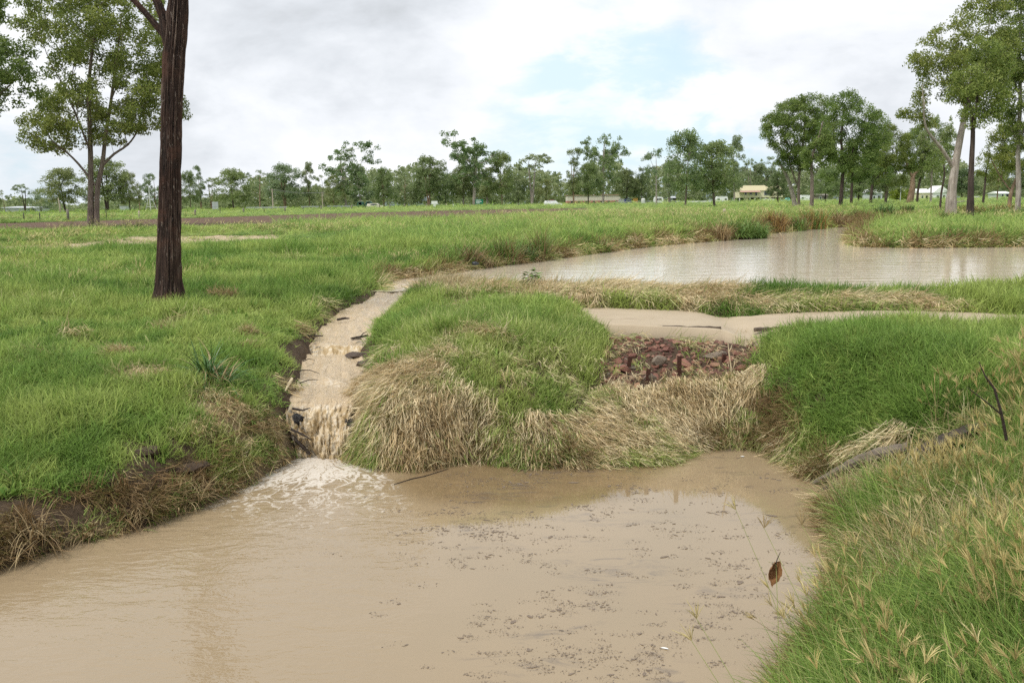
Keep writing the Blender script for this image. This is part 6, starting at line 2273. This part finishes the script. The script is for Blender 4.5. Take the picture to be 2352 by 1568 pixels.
def car(px, Y, L, H, label, paint, kind='wagon', rz=0.0, cat='car', lightbar=False):
    q = at_ground(px, Y)
    T_ = thing('parked_car', label, cat, q, None, rz)
    hw = .88
    if kind == 'wagon':
        prof = [(-L / 2, .35), (-L / 2, .95), (-L / 2 + .25, H - .05), (-.1, H), (L * .12, H - .02), (L * .27, .98), (L / 2 - .1, .86), (L / 2, .55), (L / 2, .35)]
        win = [(-L / 2 + .40, 1.02), (-L / 2 + .52, H - .14), (L * .09, H - .12), (L * .20, 1.02)]
    else:  # utility with open tray
        prof = [(-L / 2, .45), (-L / 2, .98), (-L * .02, .98), (L * .0, H - .05), (L * .04, H), (L * .16, H - .02), (L * .28, 1.02), (L / 2 - .08, .90), (L / 2, .6), (L / 2, .40)]
        win = [(L * .03, 1.05), (L * .05, H - .14), (L * .14, H - .12), (L * .22, 1.05)]
    n = len(prof)
    V = [(x_, s * hw * (.82 if z_ > 1.1 else 1), z_) for s in (-1, 1) for x_, z_ in prof]
    F = [tuple(range(n))[::-1], tuple(range(n, 2 * n))] + [(i, (i + 1) % n, n + (i + 1) % n, n + i) for i in range(n)]
    MB().add(V, F).build('body', paint, T_)
    for s in (-1, 1):
        V = [(x_, s * (hw * (.83 if z_ > 1.1 else .93) + .03), z_) for x_, z_ in win]
        V += [(x_, v_ - s * .02, z_) for x_, v_, z_ in V]
        MB().add(V, [(0, 1, 2, 3), (4, 7, 6, 5), (0, 4, 5, 1), (1, 5, 6, 2), (2, 6, 7, 3), (3, 7, 4, 0)]).build('side_window', m_glass, T_)
        for x_ in (-L * .30, L * .31):
            w_ = obj('wheel', MB().tube([(x_, s * (hw - .18), .32), (x_, s * (hw + .02), .32)], .32, 14).mesh('wheel'), m_tyre, T_)
            MB().tube([(x_, s * (hw + .021), .32), (x_, s * (hw + .035), .32)], .18, 10).build('rim', m_galv, w_)
        MB().box(L / 2 - .06, s * .62 - .16, .62, L / 2 + .02, s * .62 + .16, .78).build('headlight', m_chrome, T_)
    if lightbar:
        MB().box(-.9, -.6, H + .01, .2, .6, H + .14).build('roof_bar', m_maroon, T_)
    return T_


car(1270, 215, 4.5, 1.55, 'white car with a dark red bar on its roof, parked by the far fence', m_carwhite, 'wagon', .1, lightbar=True)
car(862, 215, 4.2, 1.5, 'cream white car nosing out from the trees by the far road', m_cartan, 'wagon', 0)
car(1811, 300, 5.0, 1.65, 'teal utility parked right of the cream house', m_carteal, 'ute', PI)
car(2246, 330, 4.4, 1.5, 'white car parked far behind the dark gum', m_carwhite, 'wagon', .2)


def van(px, Y, L, H, label, paint, roof, group, rz=0):
    q = at_ground(px, Y)
    T_ = thing('caravan', label, 'caravan', q, group, rz)
    prof = [(-L / 2, .5), (-L / 2 - .1, 1.2), (-L / 2 + .1, H - .2), (-L / 2 + .5, H), (L / 2 - .5, H), (L / 2 - .1, H - .25), (L / 2 + .05, 1.1), (L / 2 - .1, .5)]
    n = len(prof)
    V = [(x_, s * 1.1, z_) for s in (-1, 1) for x_, z_ in prof]
    F = [tuple(range(n))[::-1], tuple(range(n, 2 * n))] + [(i, (i + 1) % n, n + (i + 1) % n, n + i) for i in range(n)]
    MB().add(V, F).build('body', paint, T_)
    MB().box(-L / 2 + .4, -1.15, H + .01, L / 2 - .4, 1.15, H + .08).build('roof', roof, T_)
    for a in np.linspace(-L / 2 + .8, L / 2 - .9, max(2, int(L / 1.6))):
        MB().box(a - .38, -1.13, 1.25, a + .38, -1.105, 1.85).build('window', m_glass, T_)
    for s in (-1, 1):
        MB().tube([(0, s * .95, .3), (0, s * 1.12, .3)], .3, 12).build('wheel', m_tyre, T_)
    return T_


m_creamroof = simple('cream_roof', (.66, .60, .46), .6, .08)
m_dkgreen = simple('dark_green_paint', (.03, .10, .07), .5, .1)
van(829, 222, 1.6, 2.1, 'green stall with a cream roof, left of a pair by the far road', m_dkgreen, m_creamroof, 'green stalls by the far road')
van(848, 223, 1.6, 2.1, 'green stall with a cream roof, next to the cream white car', m_dkgreen, m_creamroof, 'green stalls by the far road')
van(1512, 250, 2.6, 2.3, 'small white caravan left of the pale bare tree', m_carwhite, m_white, 'white caravans')
van(1850, 310, 4.6, 2.6, 'white caravan behind the leaning pale trunk', m_carwhite, m_white, 'white caravans')
van(1657, 320, 4.4, 2.6, 'white caravan left of the cream house', m_carwhite, m_white, 'white caravans')

# ------------------------------------------------------------------ buildings
m_cream = simple('cream_boards', (.66, .60, .42), .7, .06, 3)
m_creamr = simple('straw_roof', (.50, .44, .27), .6, .12, 2)
m_rustroof = simple('rusted_roof', (.42, .26, .20), .7, .2, 2)
m_pink = simple('faded_red_wall', (.42, .17, .15), .8, .25, 1.2)
m_offw = simple('offwhite_wall', (.62, .57, .48), .8, .12, 1.5)
m_shed = simple('shed_iron', (.48, .50, .52), .5, .12, 1.5)
m_blue = simple('container_blue', (.05, .08, .28), .5, .15)
m_yellow = simple('container_ochre', (.50, .30, .07), .6, .15)
m_tank = simple('tank_white', (.70, .70, .68), .5, .06)
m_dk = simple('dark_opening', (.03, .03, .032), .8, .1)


def prism_roof(x0, x1, y0, y1, z0, z1, axis='x', hip=0.0, over=.3):
    x0, x1, y0, y1 = x0 - over, x1 + over, y0 - over, y1 + over
    if axis == 'x':
        ym = (y0 + y1) / 2
        V = [(x0, y0, z0), (x1, y0, z0), (x1, y1, z0), (x0, y1, z0), (x0 + hip, ym, z1), (x1 - hip, ym, z1)]
        return V, [(0, 1, 5, 4), (2, 3, 4, 5), (0, 4, 3), (1, 2, 5), (0, 3, 2, 1)]
    xm = (x0 + x1) / 2
    V = [(x0, y0, z0), (x1, y0, z0), (x1, y1, z0), (x0, y1, z0), (xm, y0 + hip, z1), (xm, y1 - hip, z1)]
    return V, [(0, 1, 4), (2, 3, 5), (1, 2, 5, 4), (3, 0, 4, 5), (0, 3, 2, 1)]


def window(parent, xc, y, z0, w_, h_):
    f_ = MB().box(xc - w_ / 2 - .1, y - .07, z0 - .1, xc + w_ / 2 + .1, y - .012, z0 + h_ + .1).build('window', m_white, parent)
    MB().box(xc - w_ / 2, y - .10, z0, xc + w_ / 2, y - .073, z0 + h_).build('pane', m_glass, f_)


# the cream house on stumps
Y = 316
q = at_ground(1742, Y)
k_ = Y / PF
HS = thing('house', 'cream timber house on stumps with a straw coloured hipped roof', 'house', q)
xl, xr = (1692 - 1742) * k_, (1806 - 1742) * k_
x1, x2 = (1698 - 1742) * k_, (1768 - 1742) * k_
zf, ze, zt = 2.0, 4.6, 6.4
MB().box(x1, 0, zf, x2 + 1, 8, ze).build('wall', m_cream, HS)
MB().box(x2 + 1.005, -1.2, zf, xr - 2.0, 7.5, ze + .3).build('gable_wall', m_cream, HS)
V, F = prism_roof(x1, x2 + 1.5, 0, 8, ze + .002, zt + .2, 'x', 3.0)
MB().add(V, F).build('roof', m_creamr, HS)
V, F = prism_roof(x2 + 1.2, xr - 2.2, -1.2, 7.5, ze + .302, zt - .1, 'y', 0)
MB().add(V, F).build('gable_roof', m_creamr, HS)
MB().add([(x1 - .6, -2.2, ze - .55), (x1 + 7.5, -2.2, ze - .55), (x1 + 7.5, -.01, ze + .05), (x1 - .6, -.01, ze + .05), (x1 - .6, -2.2, ze - .62), (x1 + 7.5, -2.2, ze - .62), (x1 + 7.5, -.01, ze - .02), (x1 - .6, -.01, ze - .02)],
         [(0, 1, 2, 3), (7, 6, 5, 4), (0, 4, 5, 1), (1, 5, 6, 2), (2, 6, 7, 3), (3, 7, 4, 0)]).build('awning', m_rustroof, HS)
for px, w_, h_, z0 in ((1712, .8, .9, 3.1), (1724, .9, .8, 3.1), (1736, .7, 1.2, 2.8)):
    window(HS, (px - 1742) * k_, 0, z0, w_, h_)
window(HS, (1762 - 1742) * k_, 0, 2.9, 2.6, 1.6)
window(HS, (1788 - 1742) * k_, -1.2, 3.0, .9, 1.5)
window(HS, (1800 - 1742) * k_ - .6, -1.2, 3.0, .6, 1.1)
for a in np.linspace(x1 + .2, xr - 2.3, 9):
    MB().box(a - .12, .1, -.3, a + .12, .34, zf - .003).build('stump', m_white, HS)
MB().box(x1 + .4, 2.5, -.2, xr - 2.4, 2.7, zf - .003).build('underfloor_shade', m_dk, HS)  # near-black sheet painting the shade below the floor
MB().box((1748 - 1742) * k_, -.05, .4, (1778 - 1742) * k_, .06, 1.6).build('lattice_skirt', m_white, HS)
MB().box((1710 - 1742) * k_, -.06, 0, (1718 - 1742) * k_, .05, 1.95).build('door', m_creamr, HS)

# long red and cream building
Y = 285
q = at_ground(1364, Y)
k_ = Y / PF
RB = thing('warehouse', 'long building with a faded red lower wall and cream upper wall behind the trees', 'building', q)
x0, x1 = (1304 - 1364) * k_, (1424 - 1364) * k_
MB().box(x0, 0, -.2, x1, 9, 1.55).build('lower_wall', m_pink, RB)
MB().box(x0 + .02, .02, 1.552, x1 - .02, 8.98, 3.3).build('upper_wall', m_offw, RB)
MB().box(x0 - .2, -.2, 3.303, x1 + .2, 9.2, 3.5).build('roof', m_rustroof, RB)
for a in np.linspace(x0 + 1.5, x1 - 1.5, 7):
    MB().box(a - .35, -.03, .9, a + .35, -.004, 1.45).build('window', m_glass, RB)


def boxy(px, wpx, Y, H, label, cat, material, name, depth=2.4, ribs=True, group=None):
    q = at_ground(px, Y)
    w_ = wpx * Y / PF
    T_ = thing(name, label, cat, q, group)
    MB().box(-w_ / 2, 0, .1, w_ / 2, depth, H).build('body', material, T_)
    b = MB()
    n = max(3, int(w_ / .35))
    for i in range(n):
        a = -w_ / 2 + w_ * (i + .5) / n
        b.box(a - .06, -.05, .2, a + .06, -.003, H - .1)
    if ribs:
        b.build('ribs', material, T_)
    MB().box(-w_ / 2 - .05, -.08, H + .003, w_ / 2 + .05, depth + .05, H + .12).build('roof', material, T_)
    return T_


boxy(1428, 10, 255, 1.75, 'white upright container right of the red building', 'container', m_tank, 'container')
boxy(1443, 14, 258, 1.7, 'dark blue container between the white and the ochre one', 'container', m_blue, 'container')
boxy(1460, 9, 256, 1.9, 'ochre yellow container right of the blue one', 'container', m_yellow, 'container')
q = at_ground(1477, 256)
WT = thing('water_tank', 'small white water tank right of the ochre container', 'tank', q)
MB().tube([(0, 0, .2), (0, 0, 1.75), (0, 0, 1.95)], [.62, .62, .25], 16).build('body', m_tank, WT)
MB().box(-.7, -.7, -.2, .7, .7, .198).build('stand', m_post, WT)

# rail fence before the containers
p0, p1 = at_ground(1416, 240), at_ground(1552, 244)
RF = thing('rail_fence', 'white pipe rail fence in front of the containers', 'fence', p0)
d = p1 - p0
for z_ in (.55, 1.0):
    MB().tube([np.array([0, 0, z_]), d + np.array([0, 0, z_])], .05, 6).build('rail', m_galv, RF)
for k in range(8):
    e = d * k / 7
    MB().tube([e + np.array([0, 0, -.2]), e + np.array([0, 0, 1.05])], .06, 6).build('post', m_galv, RF)
p0, p1 = at_ground(1552, 262), at_ground(1632, 270)
LF = thing('low_fence', 'low white panel fence behind the two dense dark gums', 'fence', p0)
d = p1 - p0
for k in range(10):
    e0, e1 = d * (k + .04) / 10, d * (k + .96) / 10
    MB().box(e0[0], e0[1] - .03, .15, e1[0], e0[1] + .03, 1.0).build('panel', m_white, LF)
for k in range(11):
    e0 = d * k / 10
    MB().box(e0[0] - .05, e0[1] - .05, -.2, e0[0] + .05, e0[1] + .05, 1.1).build('post', m_post, LF)


def gable_house(px, wpx, Y, H, HR, label, wallm, roofm, axis='y', name='cottage', group='small houses on the right', depth=7):
    q = at_ground(px, Y)
    w_ = wpx * Y / PF
    T_ = thing(name, label, 'house', q, group)
    MB().box(-w_ / 2, 0, -.2, w_ / 2, depth, H).build('wall', wallm, T_)
    V, F = prism_roof(-w_ / 2, w_ / 2, 0, depth, H + .003, HR, axis, 0, .35)
    MB().add(V, F).build('roof', roofm, T_)
    window(T_, -w_ / 5, 0, 1.0, w_ / 6, 1.0)
    MB().box(w_ / 8, -.06, 0, w_ / 8 + .9, -.005, 2.0).build('door', m_dk, T_)
    return T_


gable_house(2012, 26, 300, 3.0, 5.4, 'grey house with a pointed white roof behind the rounded clump', m_shed, m_white)
gable_house(2122, 24, 330, 3.1, 4.7, 'low cream house with a wide white roof, left of a pair', m_cream, m_white, 'x')
gable_house(2160, 36, 330, 3.0, 5.8, 'white house with a steep gable, just left of the white gum', m_white, m_white)
gable_house(1888, 24, 330, 2.6, 3.3, 'grey timber shed with an open front behind the straight trunk', m_post, m_post, 'x', 'open_shed')
gable_house(2306, 26, 300, 2.2, 3.0, 'pale carport with a flat white roof near the right edge', m_shed, m_white, 'x', 'carport')
gable_house(1545, 10, 262, 2.0, 2.5, 'dark lean-to shed right of the pale bare tree', m_dkgreen, m_shed, 'x', 'lean_to', depth=4)
# long shed at the far left
Y = 255
q = at_ground(40, Y)
LS = thing('long_shed', 'long low grey iron shed at the left edge', 'shed', q)
k_ = Y / PF
MB().box(-34 * k_, 0, -.2, 40 * k_, 8, 1.9).build('wall', m_shed, LS)
MB().add([(-34 * k_ - .3, -.4, 2.15), (40 * k_ + .3, -.4, 1.95), (40 * k_ + .3, 8.3, 2.3), (-34 * k_ - .3, 8.3, 2.5), (-34 * k_ - .3, -.4, 1.99), (40 * k_ + .3, -.4, 1.91), (40 * k_ + .3, 8.3, 2.1), (-34 * k_ - .3, 8.3, 2.2)],
         [(0, 1, 2, 3), (7, 6, 5, 4), (0, 4, 5, 1), (1, 5, 6, 2), (2, 6, 7, 3), (3, 7, 4, 0)]).build('roof', m_shed, LS)
MB().box(26 * k_, -.06, .0, 38 * k_, -.004, 1.6).build('bay_shade', m_dk, LS)  # near-black panel on the wall, painting the shade inside the bay
for a in (-22, -8, 8):
    MB().box(a * k_ - .5, -.05, .0, a * k_ + .5, -.004, 1.5).build('door', m_galv, LS)
boxy(281, 14, 300, 2.2, 'tiny blue grey shed far off, right of the twin trunks', 'shed', m_shed, 'tin_shed')

# street lamp and the yellow green bush on the right
Y = 200
q = at_ground(2067, Y)
H_ = top_h(416, 2067, Y)
LP = thing('street_lamp', 'street lamp with a curved arm before the yellow green bush', 'street lamp', q)
MB().tube([(0, 0, -.2), (0, 0, H_ - .4), (-.1, 0, H_ - .1), (-.6, 0, H_ + .05), (-1.0, 0, H_)], [.09, .07, .06, .05, .04], 7).build('pole', m_galv, LP)
MB().box(-1.5, -.12, H_ - .08, -.95, .12, H_ + .06).build('lamp_head', m_tank, LP)
Y = 215
q = at_ground(2066, Y)
BS = thing('round_bush', 'rounded yellow green bush behind the street lamp', 'bush', q)
g = np.random.default_rng(8)
cl = []
while len(cl) < 70:
    v = g.uniform(-1, 1, 3)
    if np.linalg.norm(v) < 1 and v[2] > -.6:
        cl.append((v[0] * 2.6, v[1] * 2.6, 1.9 + v[2] * 1.7))
cl = np.array(cl)
obj('trunk', tubes_mesh('trunk', skeleton([(np.array([[0, 0, -.2], [0, 0, .6], [.1, 0, 1.2]]), np.array([.2, .16, .1]), None)], cl, .02)), b_dark, BS)
obj('crown', leaves_mesh('crown', cl, .6, 40, .34, .55, 9), l_lime, BS)
log_obj('fallen_log', [hz(2190, 471, .3), hz(2209, 468, .3), hz(2232, 466, .25)], [.25, .28, .2], m_wood, 'fallen log lying in the grass far behind the white gum')

# low hills on the horizon
g = np.random.default_rng(3)
V, F = [], []
xs = np.linspace(-5200, 5200, 120)
hh = 18 + 60 * fbm(xs / 900 + 40, xs * 0, 5, 3) * sstep(-2500, 2500, xs) + 20 * fbm(xs / 400, xs * 0, 9, 2)
for x_, h_ in zip(xs, hh):
    y_ = 4300 - .0001 * x_ * x_ * .5
    V += [(x_, y_, -8), (x_ * 1.03, y_ + 250, h_ * .7), (x_ * 1.06, y_ + 600, h_), (x_ * 1.12, y_ + 1100, -8)]
for i in range(119):
    for j in range(3):
        a = i * 4 + j
        F.append((a, a + 4, a + 5, a + 1))
me = new_mesh('hills', np.array(V), F)
smooth(me)
m_hill = simple('hill', (.10, .13, .12), .9, .2, .01)
tag(obj('hills', me, m_hill), kind='structure')
